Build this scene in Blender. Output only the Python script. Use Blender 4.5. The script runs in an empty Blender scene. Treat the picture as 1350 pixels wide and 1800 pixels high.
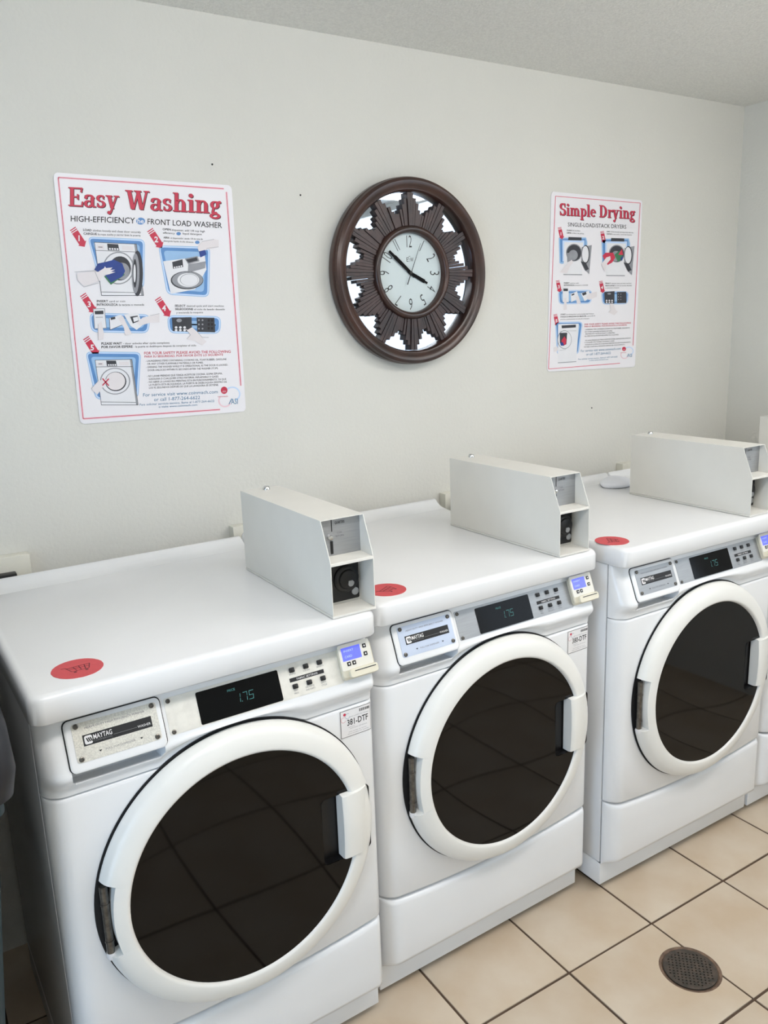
import bpy, bmesh, math, random
from mathutils import Vector, Matrix
R = random.Random(7)
S = bpy.context.scene
COL = S.collection
PI = math.pi

# ------------------------------------------------------------------ camera
CAM = Vector((-0.134, -2.1874, 1.635))
YAW, PITCH, ROLL, FPX = 0.5491, -0.2249, -0.0363, 1417.66
FWD = Vector((math.sin(YAW)*math.cos(PITCH), math.cos(YAW)*math.cos(PITCH), math.sin(PITCH)))
_r = Vector((math.cos(YAW), -math.sin(YAW), 0)); _u = _r.cross(FWD)
RGT = math.cos(ROLL)*_r + math.sin(ROLL)*_u
UP = -math.sin(ROLL)*_r + math.cos(ROLL)*_u
cd = bpy.data.cameras.new('camera'); cam = bpy.data.objects.new('camera', cd); COL.objects.link(cam)
cam.matrix_world = Matrix(((RGT.x, UP.x, -FWD.x, CAM.x), (RGT.y, UP.y, -FWD.y, CAM.y), (RGT.z, UP.z, -FWD.z, CAM.z), (0, 0, 0, 1)))
cd.sensor_fit = 'VERTICAL'; cd.sensor_height = 24.0; cd.lens = FPX/1800*24.0; cd.clip_start = 0.02
S.camera = cam

# ------------------------------------------------------------------ light and exposure
S.view_settings.view_transform = 'Standard'; S.view_settings.look = 'None'
S.view_settings.gamma = 1.0; S.view_settings.use_curve_mapping = False
S.view_settings.exposure = 0.20
wd = bpy.data.worlds.new('World'); S.world = wd; wd.use_nodes = True
wd.node_tree.nodes['Background'].inputs[0].default_value = (0.62, 0.78, 1.0, 1)
wd.node_tree.nodes['Background'].inputs[1].default_value = 1.2
def area(name, loc, rot, sx, sy, power, col):
    l = bpy.data.lights.new(name, 'AREA'); l.shape = 'RECTANGLE'; l.size = sx; l.size_y = sy; l.energy = power; l.color = col
    o = bpy.data.objects.new(name, l); COL.objects.link(o); o.location = loc; o.rotation_euler = rot
    return o
XL, XR, YF, ZC = -2.2, 2.956, -3.3, 2.44          # room shell: left, right, front (behind the camera), ceiling
# daylight entering by the glazed door in the left wall and by the window in the right wall
area('daylight_door', (XL+0.06, -2.25, 1.06), (0, -PI/2, 0), 1.95, 0.95, 28, (0.50, 0.72, 1.0))
area('daylight_window', (XR-0.06, -2.45, 1.70), (0, PI/2, 0), 1.36, 1.5, 11, (0.84, 0.92, 1.0))

# ------------------------------------------------------------------ photo pixel -> wall plane (the wall is y = 0)
def wall_pt(px, py, y=0.0):
    v = FWD + RGT*((px-675)/FPX) - UP*((py-900)/FPX)
    return CAM + v*((y-CAM.y)/v.y)

# ------------------------------------------------------------------ materials
def lin(c):
    return tuple(((x/255)/12.92 if x/255 <= .04045 else ((x/255+.055)/1.055)**2.4) for x in c) + (1,)
MATS = {}
def mat(name, rgb, rough=.5, metal=0.0, var=.05, scale=30, bump=0.0, bscale=200, spec=.5, emit=0.0, coat=0.0, rgb2=None, detail=3, stretch=None):
    if name in MATS: return MATS[name]
    m = bpy.data.materials.new(name); m.use_nodes = True; nt = m.node_tree; b = nt.nodes['Principled BSDF']
    b.inputs['Roughness'].default_value = rough; b.inputs['Metallic'].default_value = metal
    b.inputs['Specular IOR Level'].default_value = spec; b.inputs['Coat Weight'].default_value = coat
    tc = nt.nodes.new('ShaderNodeTexCoord'); mp = nt.nodes.new('ShaderNodeMapping')
    nt.links.new(tc.outputs['Object'], mp.inputs[0])
    if stretch: mp.inputs['Scale'].default_value = stretch
    n = nt.nodes.new('ShaderNodeTexNoise'); n.inputs['Scale'].default_value = scale; n.inputs['Detail'].default_value = detail
    nt.links.new(mp.outputs[0], n.inputs['Vector'])
    cr = nt.nodes.new('ShaderNodeValToRGB'); c = lin(rgb)
    c2 = lin(rgb2) if rgb2 else tuple(x*(1-var) for x in c[:3])+(1,)
    cr.color_ramp.elements[0].position = .35; cr.color_ramp.elements[1].position = .65
    cr.color_ramp.elements[0].color = c2; cr.color_ramp.elements[1].color = c
    nt.links.new(n.outputs['Fac'], cr.inputs[0]); nt.links.new(cr.outputs[0], b.inputs['Base Color'])
    if emit:
        b.inputs['Emission Color'].default_value = c; b.inputs['Emission Strength'].default_value = emit
    if bump:
        n2 = nt.nodes.new('ShaderNodeTexNoise'); n2.inputs['Scale'].default_value = bscale; n2.inputs['Detail'].default_value = 2
        nt.links.new(mp.outputs[0], n2.inputs['Vector'])
        bp = nt.nodes.new('ShaderNodeBump'); bp.inputs['Strength'].default_value = bump; bp.inputs['Distance'].default_value = .004
        nt.links.new(n2.outputs['Fac'], bp.inputs['Height']); nt.links.new(bp.outputs[0], b.inputs['Normal'])
    MATS[name] = m
    return m
M_wall = mat('wall_paint', (217, 216, 209), .75, var=.03, scale=2.2, bump=.35, bscale=95, spec=.25)
M_ceil = mat('ceiling_texture', (236, 235, 229), .95, var=.10, scale=140, bump=.9, bscale=150, spec=.1)
M_grout = mat('grout', (92, 72, 56), .9, var=.35, scale=25)
M_tile = mat('ceramic_tile', (206, 191, 171), .42, rgb2=(195, 175, 150), scale=5.5, detail=5, bump=.03, bscale=40, spec=.4)
M_enamel = mat('white_enamel', (230, 231, 232), .22, var=.02, scale=5, spec=.5)
M_cream = mat('cream_plastic', (226, 223, 212), .35, var=.03, scale=8)
M_ring = mat('door_ring_plastic', (232, 231, 226), .33, var=.03, scale=8)
M_box = mat('coin_box_paint', (224, 222, 215), .38, var=.03, scale=10)
M_glass = mat('dark_door_glass', (11, 9, 8), .04, var=.15, scale=3, spec=.27)
M_black = mat('black_plastic', (14, 13, 14), .4, var=.2)
M_gap = mat('gap_shade', (22, 22, 24), .7, var=.2)  # near-black colour standing in for shade inside the gaps between parts
M_disp = mat('display_glass', (9, 10, 11), .10, var=.1, spec=.12)
M_steel = mat('brushed_steel', (166, 168, 170), .48, metal=.6, var=.10, scale=18, stretch=(1, 1, 30))
M_worn = mat('worn_nameplate', (222, 219, 208), .5, metal=.05, rgb2=(196, 193, 184), scale=420, detail=8)
M_bluesheen = mat('silver_blue_sheen', (196, 206, 224), .42, metal=.3, var=.06, scale=14)  # bluish reflection put into the base colour of the silver
M_chrome = mat('chrome', (225, 225, 225), .12, metal=1.0, var=.02)
M_screw = mat('screw_metal', (120, 116, 110), .35, metal=.9, var=.4, scale=120)
M_beige = mat('reader_beige', (222, 216, 196), .42, var=.05, scale=20)
M_lcd = mat('blue_lcd', (96, 104, 232), .3, var=.10, scale=300, emit=.55)
M_teal = mat('led_digits', (58, 120, 118), .5, emit=.12)
M_red = mat('red_sticker', (206, 72, 78), .5, var=.08, scale=60)
M_redd = mat('sticker_print', (110, 38, 46), .6, var=.2)
M_label = mat('label_paper', (232, 230, 230), .5, var=.02)
M_ink = mat('ink_black', (26, 26, 28), .6, var=.1)
M_inkg = mat('ink_grey', (120, 120, 124), .6, var=.1)
M_wood = mat('clock_wood', (64, 43, 39), .42, rgb2=(40, 28, 27), scale=14, stretch=(1, 1, 1), detail=6, bump=.12, bscale=60)
M_rim = mat('clock_rim', (70, 45, 37), .28, rgb2=(46, 32, 28), scale=9, detail=6, spec=.5)
M_mirror = mat('mirror', (188, 197, 208), .02, metal=1.0, var=.01)
M_dial = mat('dial_paper', (202, 214, 216), .5, var=.02)
M_poster = mat('poster_board', (233, 231, 235), .35, var=.01, scale=4)
M_pred = mat('print_red', (200, 44, 74), .45, var=.05)
M_pmar = mat('print_maroon', (74, 26, 44), .5, var=.05)
M_ppink = mat('print_pink', (240, 205, 214), .5, var=.03)
M_pblue = mat('print_blue', (92, 142, 200), .45, var=.10, scale=25)
M_plb = mat('print_light_blue', (196, 218, 246), .45, var=.03)
M_pmid = mat('print_mid_blue', (150, 188, 226), .45, var=.08, scale=20)
M_pnavy = mat('print_navy', (28, 62, 140), .5, var=.15, scale=40)
M_pteal = mat('print_teal', (52, 120, 160), .5, var=.05)
M_pwht = mat('print_white', (228, 228, 232), .45, var=.02)
M_pgry = mat('print_grey', (150, 152, 158), .5, var=.15, scale=40)
M_pdk = mat('print_dark', (52, 54, 62), .5, var=.15, scale=40)
M_pskin = mat('print_hand', (226, 220, 222), .5, var=.02)
M_pgrn = mat('print_green', (58, 122, 84), .5, var=.1)
M_iron = mat('cast_iron', (86, 74, 64), .6, metal=.2, rgb2=(58, 54, 48), scale=60, bump=.2, bscale=150)
M_mortar = mat('mortar', (128, 104, 86), .9, rgb2=(96, 78, 66), scale=45, bump=.5, bscale=90)
M_void = mat('void_shade', (8, 7, 6), .9, var=.1)  # black for the unlit depth of the drain
M_binlid = mat('bin_lid', (30, 31, 37), .5, var=.1)
M_bin = mat('bin_body', (34, 52, 57), .5, var=.12, scale=6)
M_outlet = mat('outlet_plastic', (222, 220, 208), .45, var=.02)
M_lamp = mat('lamp_diffuser', (255, 251, 248), .5, var=.0, emit=11.3)
M_frame = mat('window_frame', (214, 214, 212), .4, var=.03)
def glassmat():
    m = bpy.data.materials.new('window_glass'); m.use_nodes = True; nt = m.node_tree; b = nt.nodes['Principled BSDF']
    b.inputs['Transmission Weight'].default_value = 1; b.inputs['Roughness'].default_value = 0.02; b.inputs['IOR'].default_value = 1.1
    n = nt.nodes.new('ShaderNodeTexNoise'); cr = nt.nodes.new('ShaderNodeValToRGB')
    cr.color_ramp.elements[0].color = (.93, .96, .97, 1); cr.color_ramp.elements[1].color = (.97, .98, .98, 1)
    nt.links.new(n.outputs['Fac'], cr.inputs[0]); nt.links.new(cr.outputs[0], b.inputs['Base Color'])
    return m
M_pane = glassmat()

# ------------------------------------------------------------------ mesh builder
class MB:
    def __init__(s): s.v = []; s.f = []; s.m = []; s.mats = []
    def mi(s, m):
        if m not in s.mats: s.mats.append(m)
        return s.mats.index(m)
    def add(s, vs, fs, m):
        o = len(s.v); s.v += [tuple(v) for v in vs]; k = s.mi(m)
        for f in fs: s.f.append([i+o for i in f]); s.m.append(k)
        return s
    def box(s, x0, x1, y0, y1, z0, z1, m, T=None):
        vs = [Vector((x, y, z)) for z in (z0, z1) for y in (y0, y1) for x in (x0, x1)]
        if T: vs = [T(v) for v in vs]
        return s.add(vs, [(0, 2, 3, 1), (4, 5, 7, 6), (0, 1, 5, 4), (2, 6, 7, 3), (0, 4, 6, 2), (1, 3, 7, 5)], m)
    def loops(s, L, m, cap0=True, cap1=True, closed=True):
        n = len(L[0]); vs = [p for l in L for p in l]; fs = []
        for j in range(len(L)-1):
            for i in range(n if closed else n-1):
                a = j*n+i; b = j*n+(i+1) % n; fs.append((a, b, b+n, a+n))
        if cap0: fs.append(tuple(range(n-1, -1, -1)))
        if cap1: fs.append(tuple(range((len(L)-1)*n, len(L)*n)))
        return s.add(vs, fs, m)
    def prism(s, pts, d0, d1, m, T):           # 2-D outline, extruded from offset d0 to d1 in frame T(u,v,d)
        return s.loops([[T(u, v, d0) for u, v in pts], [T(u, v, d1) for u, v in pts]], m)
    def flat(s, pts, d, m, T): return s.add([T(u, v, d) for u, v in pts], [tuple(range(len(pts)))], m)
    def tube(s, a, b, r, m, n=12, r2=None, caps=True):
        a = Vector(a); b = Vector(b); w = (b-a).normalized(); t = w.orthogonal().normalized(); q = w.cross(t)
        r2 = r if r2 is None else r2
        L = [[p+(t*math.cos(2*PI*i/n)+q*math.sin(2*PI*i/n))*rr for i in range(n)] for p, rr in ((a, r), (b, r2))]
        return s.loops(L, m, caps, caps)
    def lathe(s, prof, c, ax, m, n=48, caps=False):   # prof: (radius, along axis)
        c = Vector(c); w = Vector(ax).normalized(); t = w.orthogonal().normalized(); q = w.cross(t)
        return s.loops([[c+w*h+(t*math.cos(2*PI*i/n)+q*math.sin(2*PI*i/n))*r for i in range(n)] for r, h in prof], m, caps, caps)
    def build(s, name, parent=None, smooth=False, angle=35, bevel=0, seg=2):
        me = bpy.data.meshes.new(name); me.from_pydata(s.v, [], s.f)
        for m in s.mats: me.materials.append(m)
        me.polygons.foreach_set('material_index', s.m)
        bm = bmesh.new(); bm.from_mesh(me); bmesh.ops.recalc_face_normals(bm, faces=bm.faces)
        if bevel:
            bmesh.ops.remove_doubles(bm, verts=bm.verts, dist=1e-6)
            es = [e for e in bm.edges if len(e.link_faces) == 2 and e.calc_face_angle(0) > .5]
            bmesh.ops.bevel(bm, geom=es, offset=bevel, segments=seg, profile=.6, affect='EDGES', clamp_overlap=True)
        bm.to_mesh(me); bm.free()
        if smooth or bevel:
            me.polygons.foreach_set('use_smooth', [True]*len(me.polygons))
            try: me.set_sharp_from_angle(angle=math.radians(angle))
            except Exception: pass
        o = bpy.data.objects.new(name, me); COL.objects.link(o)
        if parent: o.parent = parent
        return o
def empty(name, loc=(0, 0, 0), rot=(0, 0, 0)):
    o = bpy.data.objects.new(name, None); COL.objects.link(o); o.location = loc; o.rotation_euler = rot; o.empty_display_size = .05
    return o
def tag(o, label=None, cat=None, group=None, kind=None):
    for k, v in (('label', label), ('category', cat), ('group', group), ('kind', kind)):
        if v: o[k] = v
    return o
def copy_tree(o, parent=None):
    c = o.copy(); COL.objects.link(c); c.parent = parent
    for ch in o.children: copy_tree(ch, c)
    return c
def rrect(x0, x1, y0, y1, r, n=5):
    P = []
    for cx, cy, a0 in ((x1-r, y0+r, -PI/2), (x1-r, y1-r, 0), (x0+r, y1-r, PI/2), (x0+r, y0+r, PI)):
        for i in range(n+1): a = a0+PI/2*i/n; P.append((cx+r*math.cos(a), cy+r*math.sin(a)))
    return P
def circ(cx, cy, rx, ry=None, n=28, a0=0, a1=2*PI):
    ry = rx if ry is None else ry; full = abs(a1-a0) > 6.28
    return [(cx+rx*math.cos(a0+(a1-a0)*i/(n if full else n-1)), cy+ry*math.sin(a0+(a1-a0)*i/(n if full else n-1))) for i in range(n)]
_tc = {}
def text2d(s, bold=0.0):
    """outline of a string in the built-in font, scaled to width 1 and cap height 1"""
    key = (s, bold)
    if key in _tc: return _tc[key]
    cu = bpy.data.curves.new('t', 'FONT'); cu.body = s; cu.resolution_u = 2; cu.offset = bold; cu.fill_mode = 'FRONT'
    ob = bpy.data.objects.new('t', cu); me = ob.to_mesh()
    vs = [(v.co.x, v.co.y) for v in me.vertices]; fs = [tuple(p.vertices) for p in me.polygons]
    ob.to_mesh_clear(); bpy.data.objects.remove(ob); bpy.data.curves.remove(cu)
    x0 = min(v[0] for v in vs); x1 = max(v[0] for v in vs); w = max(x1-x0, 1e-6)
    vs = [((x-x0)/w, y/.69) for x, y in vs]
    _tc[key] = (vs, fs, w/.69)
    return _tc[key]
def put_text(mb, s, u0, u1, v, h, d, m, T, bold=0.0, align=None):
    """text from u0 to u1 on baseline v; align 'c' keeps natural width centred between u0 and u1"""
    vs, fs, asp = text2d(s, bold)
    if align == 'c': w = min(asp*h*.95, u1-u0); c = (u0+u1)/2; u0, u1 = c-w/2, c+w/2
    mb.add([T(u0+(u1-u0)*x, v+h*y, d) for x, y in vs], fs, m)
    return mb

# ------------------------------------------------------------------ the room
DRAIN = (1.416, -1.080); DR = 0.073
TS, GX, GY = 0.3122, 1.1516, -0.9161
fl = MB().box(XL, XR, YF, 0, -.06, -.0025, M_grout).build('floor'); tag(fl, kind='structure')
tile_mesh = None
g = .0035
i0 = math.floor((XL-GX)/TS); i1 = math.ceil((XR-GX)/TS); j0 = math.floor((YF-GY)/TS); j1 = math.ceil((0-GY)/TS)
for i in range(i0, i1):
    for j in range(j0, j1):
        x0, x1 = max(GX+i*TS+g, XL), min(GX+(i+1)*TS-g, XR); y0, y1 = max(GY+j*TS+g, YF), min(GY+(j+1)*TS-g, 0)
        if x1-x0 < .02 or y1-y0 < .02: continue
        full = x1-x0 > TS-2*g-1e-6 and y1-y0 > TS-2*g-1e-6
        dz = R.uniform(-.0006, .0006)
        cut = (x0 < DRAIN[0]+DR and x1 > DRAIN[0]-DR and y0 < DRAIN[1]+DR and y1 > DRAIN[1]-DR)
        if full and not cut:
            if tile_mesh is None:
                h = TS/2-g; t = MB().box(-h, h, -h, h, -.006, 0, M_tile).build('tile', fl, bevel=.0016); tile_mesh = t.data
            else:
                t = bpy.data.objects.new('tile', tile_mesh); COL.objects.link(t); t.parent = fl
            t.location = (GX+(i+.5)*TS, GY+(j+.5)*TS, dz)
            t.rotation_euler = (0, 0, R.choice((0, PI/2, PI, -PI/2)))
        elif cut:
            rr = DR+.004; P = []
            if x1 > DRAIN[0] and x0 < DRAIN[0]:           # tile left of the joint: notch in its right side
                xe = x1; dy = math.sqrt(rr*rr-(xe-DRAIN[0])**2); a = math.atan2(dy, xe-DRAIN[0])
                P = [(x0, y0), (x1, y0)] + [(DRAIN[0]+rr*math.cos(t_), DRAIN[1]+rr*math.sin(t_)) for t_ in [(2*PI-a)+(2*a-2*PI)*k/28 for k in range(29)]] + [(x1, y1), (x0, y1)]
            else:
                xe = x0; dy = math.sqrt(max(rr*rr-(xe-DRAIN[0])**2, 1e-6)); a = math.atan2(dy, xe-DRAIN[0])
                P = [(x0, y0), (x1, y0), (x1, y1), (x0, y1)] + [(DRAIN[0]+rr*math.cos(t_), DRAIN[1]+rr*math.sin(t_)) for t_ in [a-2*a*k/12 for k in range(13)]]
            mb = MB(); mb.loops([[(u, v, -.006) for u, v in P], [(u, v, dz) for u, v in P]], M_tile); mb.build('tile', fl)
        else:
            MB().box(x0, x1, y0, y1, -.006, dz, M_tile).build('tile', fl, bevel=.0016)
tag(MB().box(XL-.1, XR+.1, 0, .1, -.06, ZC+.1, M_wall).build('wall_back'), kind='structure')
mb = MB()
for a in ((YF-.1, -3.2, -.06, ZC+.1), (-3.2, -1.7, -.06, 1.0), (-3.2, -1.7, 2.40, ZC+.1), (-1.7, 0, -.06, ZC+.1)): mb.box(XR, XR+.1, a[0], a[1], a[2], a[3], M_wall)
tag(mb.build('wall_right'), kind='structure')
mb = MB()
for a in ((YF-.1, -2.75, -.06, ZC+.1), (-2.75, -1.75, 2.08, ZC+.1), (-1.75, 0, -.06, ZC+.1)): mb.box(XL-.1, XL, a[0], a[1], a[2], a[3], M_wall)
tag(mb.build('wall_left'), kind='structure')
tag(MB().box(XL, XR, YF, 0, ZC, ZC+.1, M_ceil).build('ceiling'), kind='structure')
tag(MB().box(XL, XR, YF-.1, YF, -.06, ZC, M_wall).build('wall_front'), kind='structure')
mb = MB()
for a in ((-2.75, -2.70, 0, 2.08), (-1.80, -1.75, 0, 2.08), (-2.70, -1.80, 0, .05), (-2.70, -1.80, 2.03, 2.08), (-2.70, -1.80, .95, 1.0)): mb.box(XL-.07, XL-.02, a[0], a[1], a[2], a[3], M_frame)
d1 = tag(mb.build('door_1'), kind='structure')
for a, b in ((.05, .95), (1.0, 2.03)): MB().box(XL-.05, XL-.044, -2.70, -1.80, a, b, M_pane).build('pane', d1)
MB().tube((XL-.005, -1.86, 1.02), (XL-.005, -1.86, 1.22), .010, M_steel).tube((XL-.03, -1.86, 1.03), (XL-.005, -1.86, 1.03), .007, M_steel).tube((XL-.03, -1.86, 1.21), (XL-.005, -1.86, 1.21), .007, M_steel).build('door_handle', d1, smooth=True)
mb = MB(); t = .05
for a in ((-3.2, -3.15, 1.0, 2.40), (-1.75, -1.7, 1.0, 2.40), (-3.15, -1.75, 1.0, 1.05), (-3.15, -1.75, 2.35, 2.40), (-2.47, -2.43, 1.05, 2.35)): mb.box(XR+.02, XR+.07, a[0], a[1], a[2], a[3], M_frame)
w1 = tag(mb.build('window_1'), kind='structure')
for a, b in ((-3.15, -2.47), (-2.43, -1.75)): MB().box(XR+.044, XR+.05, a, b, 1.05, 2.35, M_pane).build('pane', w1)
# ceiling fluorescent fixtures (behind and above the camera)
for k, (lx, ly, lab) in enumerate(((.35, -1.72, 'long wraparound fluorescent ceiling fixture above the near washers'), (2.0, -1.72, 'long wraparound fluorescent ceiling fixture nearer the window'))):
    e = tag(empty('ceiling_light', (lx, ly, ZC)), lab, 'ceiling light', 'fluorescent ceiling fixtures')
    MB().box(-.62, .62, -.10, .10, -.025, 0, M_frame).build('housing', e, bevel=.004)
    L = rrect(-.60, .60, -.14, .14, .03)
    MB().loops([[(u, v*.72, -.026) for u, v in L], [(u, v, -.055) for u, v in L], [(u, v, -.085) for u, v in L], [(u*.98, v*.8, -.115) for u, v in L], [(u*.95, v*.5, -.125) for u, v in L]], M_lamp, cap0=False).build('diffuser', e, smooth=True)

# ------------------------------------------------------------------ washing machine (prototype, local: x 0..W, y 0 = toe kick plane, -y towards the room)
W = .686; H = 1.052; DC = (.358, .592); FY = -.7576
def seam(x): return .274+.022*((x-W/2)/(W/2))**2
PLAN = []
for k in range(9): a = PI/2*k/8; PLAN.append((.002+.04*(1-math.cos(a)), math.sin(a)))
xx = [.050+.0055*k for k in range(33)] + [.232+.0118*k for k in range(35)]
PLAN += [(x, 1.0) for x in xx if x < W-.022]
for k in range(9): a = PI/2*k/8; PLAN.append((W+.001-.022*(1-math.sin(a)), math.cos(a)))
def sheet(rows, m, back=.012):
    """rows: function col -> list of (depth, z); surface wrapped along the plan with folded-back edges"""
    cols = []
    for x, f in PLAN:
        rw = rows(x); c = [(x, back, rw[0][1])] + [(x, -d*f, z) for d, z in rw] + [(x, back, rw[-1][1])]
        cols.append(c)
    return MB().loops(cols, m, cap0=False, cap1=False, closed=False)
def cons_d(z): return .026+.4*(.98-z)
def console_rows(x):
    dx = x-DC[0]; zb = .850
    if abs(dx) < .2995: zb = max(zb, DC[1]+math.sqrt(.2995**2-dx*dx))
    base = [(.042, .850), (.0425, .858), (.0435, .864), (.046, .868), (.0495, .872), (.0535, .876), (.0575, .881), (.0605, .886), (.0615, .891), (.0605, .896), (.0580, .900)]
    if .054 < x < .214:      # finger scoop below the dispenser
        base = [(.042, .850), (.0425, .857), (.044, .862), (.047, .866), (.0495, .8695), (.0510, .8725), (.0490, .8735), (.034, .8700), (.016, .8685), (.012, .896), (.020, .900)]
    k = (.905-zb)/(.905-.850); out = []
    for d, z in base:
        zz = .905-(.905-z)*k
        dd = min(d, cons_d(zz)+.004) if zb > .87 and not .054 < x < .214 else d
        out.append((dd, zz))
    for z in (.906, .93, .955, .98, .999): out.append((cons_d(z), z))
    return out
NC = Vector((0, -1, .4)).normalized(); UC = Vector((0, .4, 1)).normalized()
KZ = math.sqrt(1.16)
def TC(u, v, d):          # console plane: u = x, v = height z on the plane, d = offset along its normal
    return Vector((u, -.026-.4*(.98-v), v)) + NC*d
def TF(u, v, d): return Vector((u, -.042-d, v))       # front panel plane

def make_washer():
    w = empty('washing_machine')
    MB().box(.001, W-.001, .004, .645, .092, .998, M_enamel).build('cabinet', w, bevel=.003)
    MB().box(0, W, 0, .64, .02, .090, M_enamel).build('toe_kick', w, bevel=.002)
    for x in (.05, W-.05):
        for y in (.045, .59):
            MB().tube((x, y, 0), (x, y, .012), .020, M_cream, 14).tube((x, y, .012), (x, y, .021), .010, M_cream, 10).build('foot', w, smooth=True)
    def low(x):
        z1 = seam(x)-.003
        return [(.004, .090), (.030, .101), (.040, .108), (.042, .118)] + [(.042, .118+(z1-.013-.118)*k/3) for k in (1, 2, 3)] + [(.0405, z1-.007), (.036, z1-.002), (.030, z1)]
    sheet(low, M_enamel).build('lower_panel', w, smooth=True, angle=60)
    def frt(x):
        z0 = seam(x)+.003; return [(.032, z0), (.038, z0+.002), (.042, z0+.009)] + [(.042, z0+.009+(.838-z0-.009)*k/4) for k in (1, 2, 3, 4)] + [(.0405, .844), (.034, .8475)]
    fp = sheet(frt, M_enamel).build('front_panel', w, smooth=True, angle=60)
    con = sheet(console_rows, M_enamel).build('console', w, smooth=True, angle=50)
    # worktop with rolled edges and raised rear lip
    mb = MB(); L = []
    for z, o_ in ((.999, .003), (1.002, 0), (1.040, 0), (1.0455, .0018), (1.0495, .0052), (1.0516, .0095), (1.052, .014)):
        L.append([(x, y, z) for x, y in rrect(-.004+o_, W+.004-o_, -.060+o_, .655-o_*.2, .026-o_*.5, 6)])
    mb.loops(L, M_enamel)
    prof = [(.585, 1.050), (.600, 1.0525), (.618, 1.0560), (.632, 1.0630), (.640, 1.0715), (.645, 1.0755), (.650, 1.0765), (.6545, 1.0745), (.656, 1.070), (.656, 1.040)]
    ends = ((-.004, 0), (.002, 1), (W-.002, 1), (W+.004, 0))
    mb.loops([[(x, y, 1.045+(z-1.045)*(1 if s_ else .75)) for y, z in prof] for x, s_ in ends], M_enamel)
    mb.build('worktop', w, smooth=True, angle=50)
    # detergent dispenser
    dp = MB(); dp.prism(rrect(.0475, .2225, .8965, .9835, .011), -.004, .0008, M_gap, TC)  # dark plate behind draws the shaded gap line round the drawer
    dp.loops([[TC(u, v, d) for u, v in rrect(.0495+i, .2205-i, .8965+i, .9815-i, .010)] for i, d in ((0, -.003), (0, .0035), (.0015, .0048), (.004, .0052))], M_enamel)
    disp = dp.build('dispenser_drawer', w, smooth=True, angle=40)
    pl = MB().prism(rrect(.062, .212, .911, .9745, .005), .005, .0060, M_steel, TC).build('nameplate', disp)
    for x in (.0698, .2043):
        for z in (.9704-.0005, .9168):
            MB().loops([[TC(x+p*1.0, z+q*.93, d) for p, q in circ(0, 0, r, n=14)] for r, d in ((.0048, .006), (.0046, .0078), (.0028, .0085), (.002, .0072))], M_screw).build('screw', disp, smooth=True)
    mb = MB(); mb.flat([(.0775, .9355), (.1995, .9355), (.1995, .9535), (.0775, .9535)], .0062, M_ink, TC)
    mb.flat(rrect(.080, .0935, .9375, .9515, .003), .0064, M_label, TC)
    for k in range(3):
        x = .0826+.0032*k; mb.flat([(x, .948), (x+.0022, .948), (x+.0048, .941), (x+.0026, .941)], .0066, M_ink, TC)
    put_text(mb, 'MAYTAG', .0955, .128, .9428, .0078, .0064, M_label, TC, .012)
    put_text(mb, 'COMMERCIAL', .0955, .128, .9388, .0024, .0064, M_inkg, TC)
    mb.flat([(.130, .9412), (.172, .9412), (.172, .9418), (.130, .9418)], .0064, M_inkg, TC)
    put_text(mb, 'WASHER', .173, .197, .9398, .0040, .0064, M_label, TC)
    put_text(mb, 'HEAVY DUTY HIGH EFFICIENCY WASHER', .084, .190, .9625, .0032, .0062, M_inkg, TC)
    put_text(mb, 'PULL FOR DISPENSER', .112, .165, .9205, .0030, .0062, M_inkg, TC)
    for x in (.103, .176): mb.flat([(x-.003, .9235), (x, .9205), (x+.003, .9235)], .0062, M_ink, TC)
    mb.build('nameplate_print', disp)
    # control plate, display, buttons
    cp = MB().prism(rrect(.229, .603, .9105, .9750, .003), -.001, .0008, M_steel, TC).build('control_plate', w)
    for z in (.969, .9155): MB().loops([[TC(.2367+p, z+q*.93, d) for p, q in circ(0, 0, r, n=14)] for r, d in ((.0045, .0008), (.0042, .0025), (.0026, .0032), (.002, .002))], M_screw).build('screw', cp, smooth=True)
    ds = MB().prism(rrect(.2900, .4620, .9125, .9700, .003), .0004, .0016, M_disp, TC).build('display', w)
    mb = MB(); put_text(mb, 'PRICE', .352, .368, .9555, .0042, .0018, M_teal, TC)
    def seg(x0, x1, z0, z1, on):      # slanted seven-segment digit
        t = .0011; sl = lambda x, z: (x+(z-z0)*.12, z); zm = (z0+z1)/2
        q = {'a': (x0, x1, z1-t, z1), 'g': (x0, x1, zm-t/2, zm+t/2), 'd': (x0, x1, z0, z0+t), 'f': (x0, x0+t, zm+.0007, z1-.0004), 'b': (x1-t, x1, zm+.0007, z1-.0004), 'e': (x0, x0+t, z0+.0004, zm-.0007), 'c': (x1-t, x1, z0+.0004, zm-.0007)}
        for k in on: a = q[k]; mb.flat([sl(a[0], a[2]), sl(a[1], a[2]), sl(a[1], a[3]), sl(a[0], a[3])], .0018, M_teal, TC)
    seg(.3705, .3745, .932, .948, 'bc'); mb.flat([(.3770, .932), (.3784, .932), (.3784, .9334), (.3770, .9334)], .0018, M_teal, TC)
    seg(.3800, .3890, .932, .948, 'abc'); seg(.3925, .4020, .932, .948, 'afgcd')
    mb.build('display_digits', ds)
    mb = MB()
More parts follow.
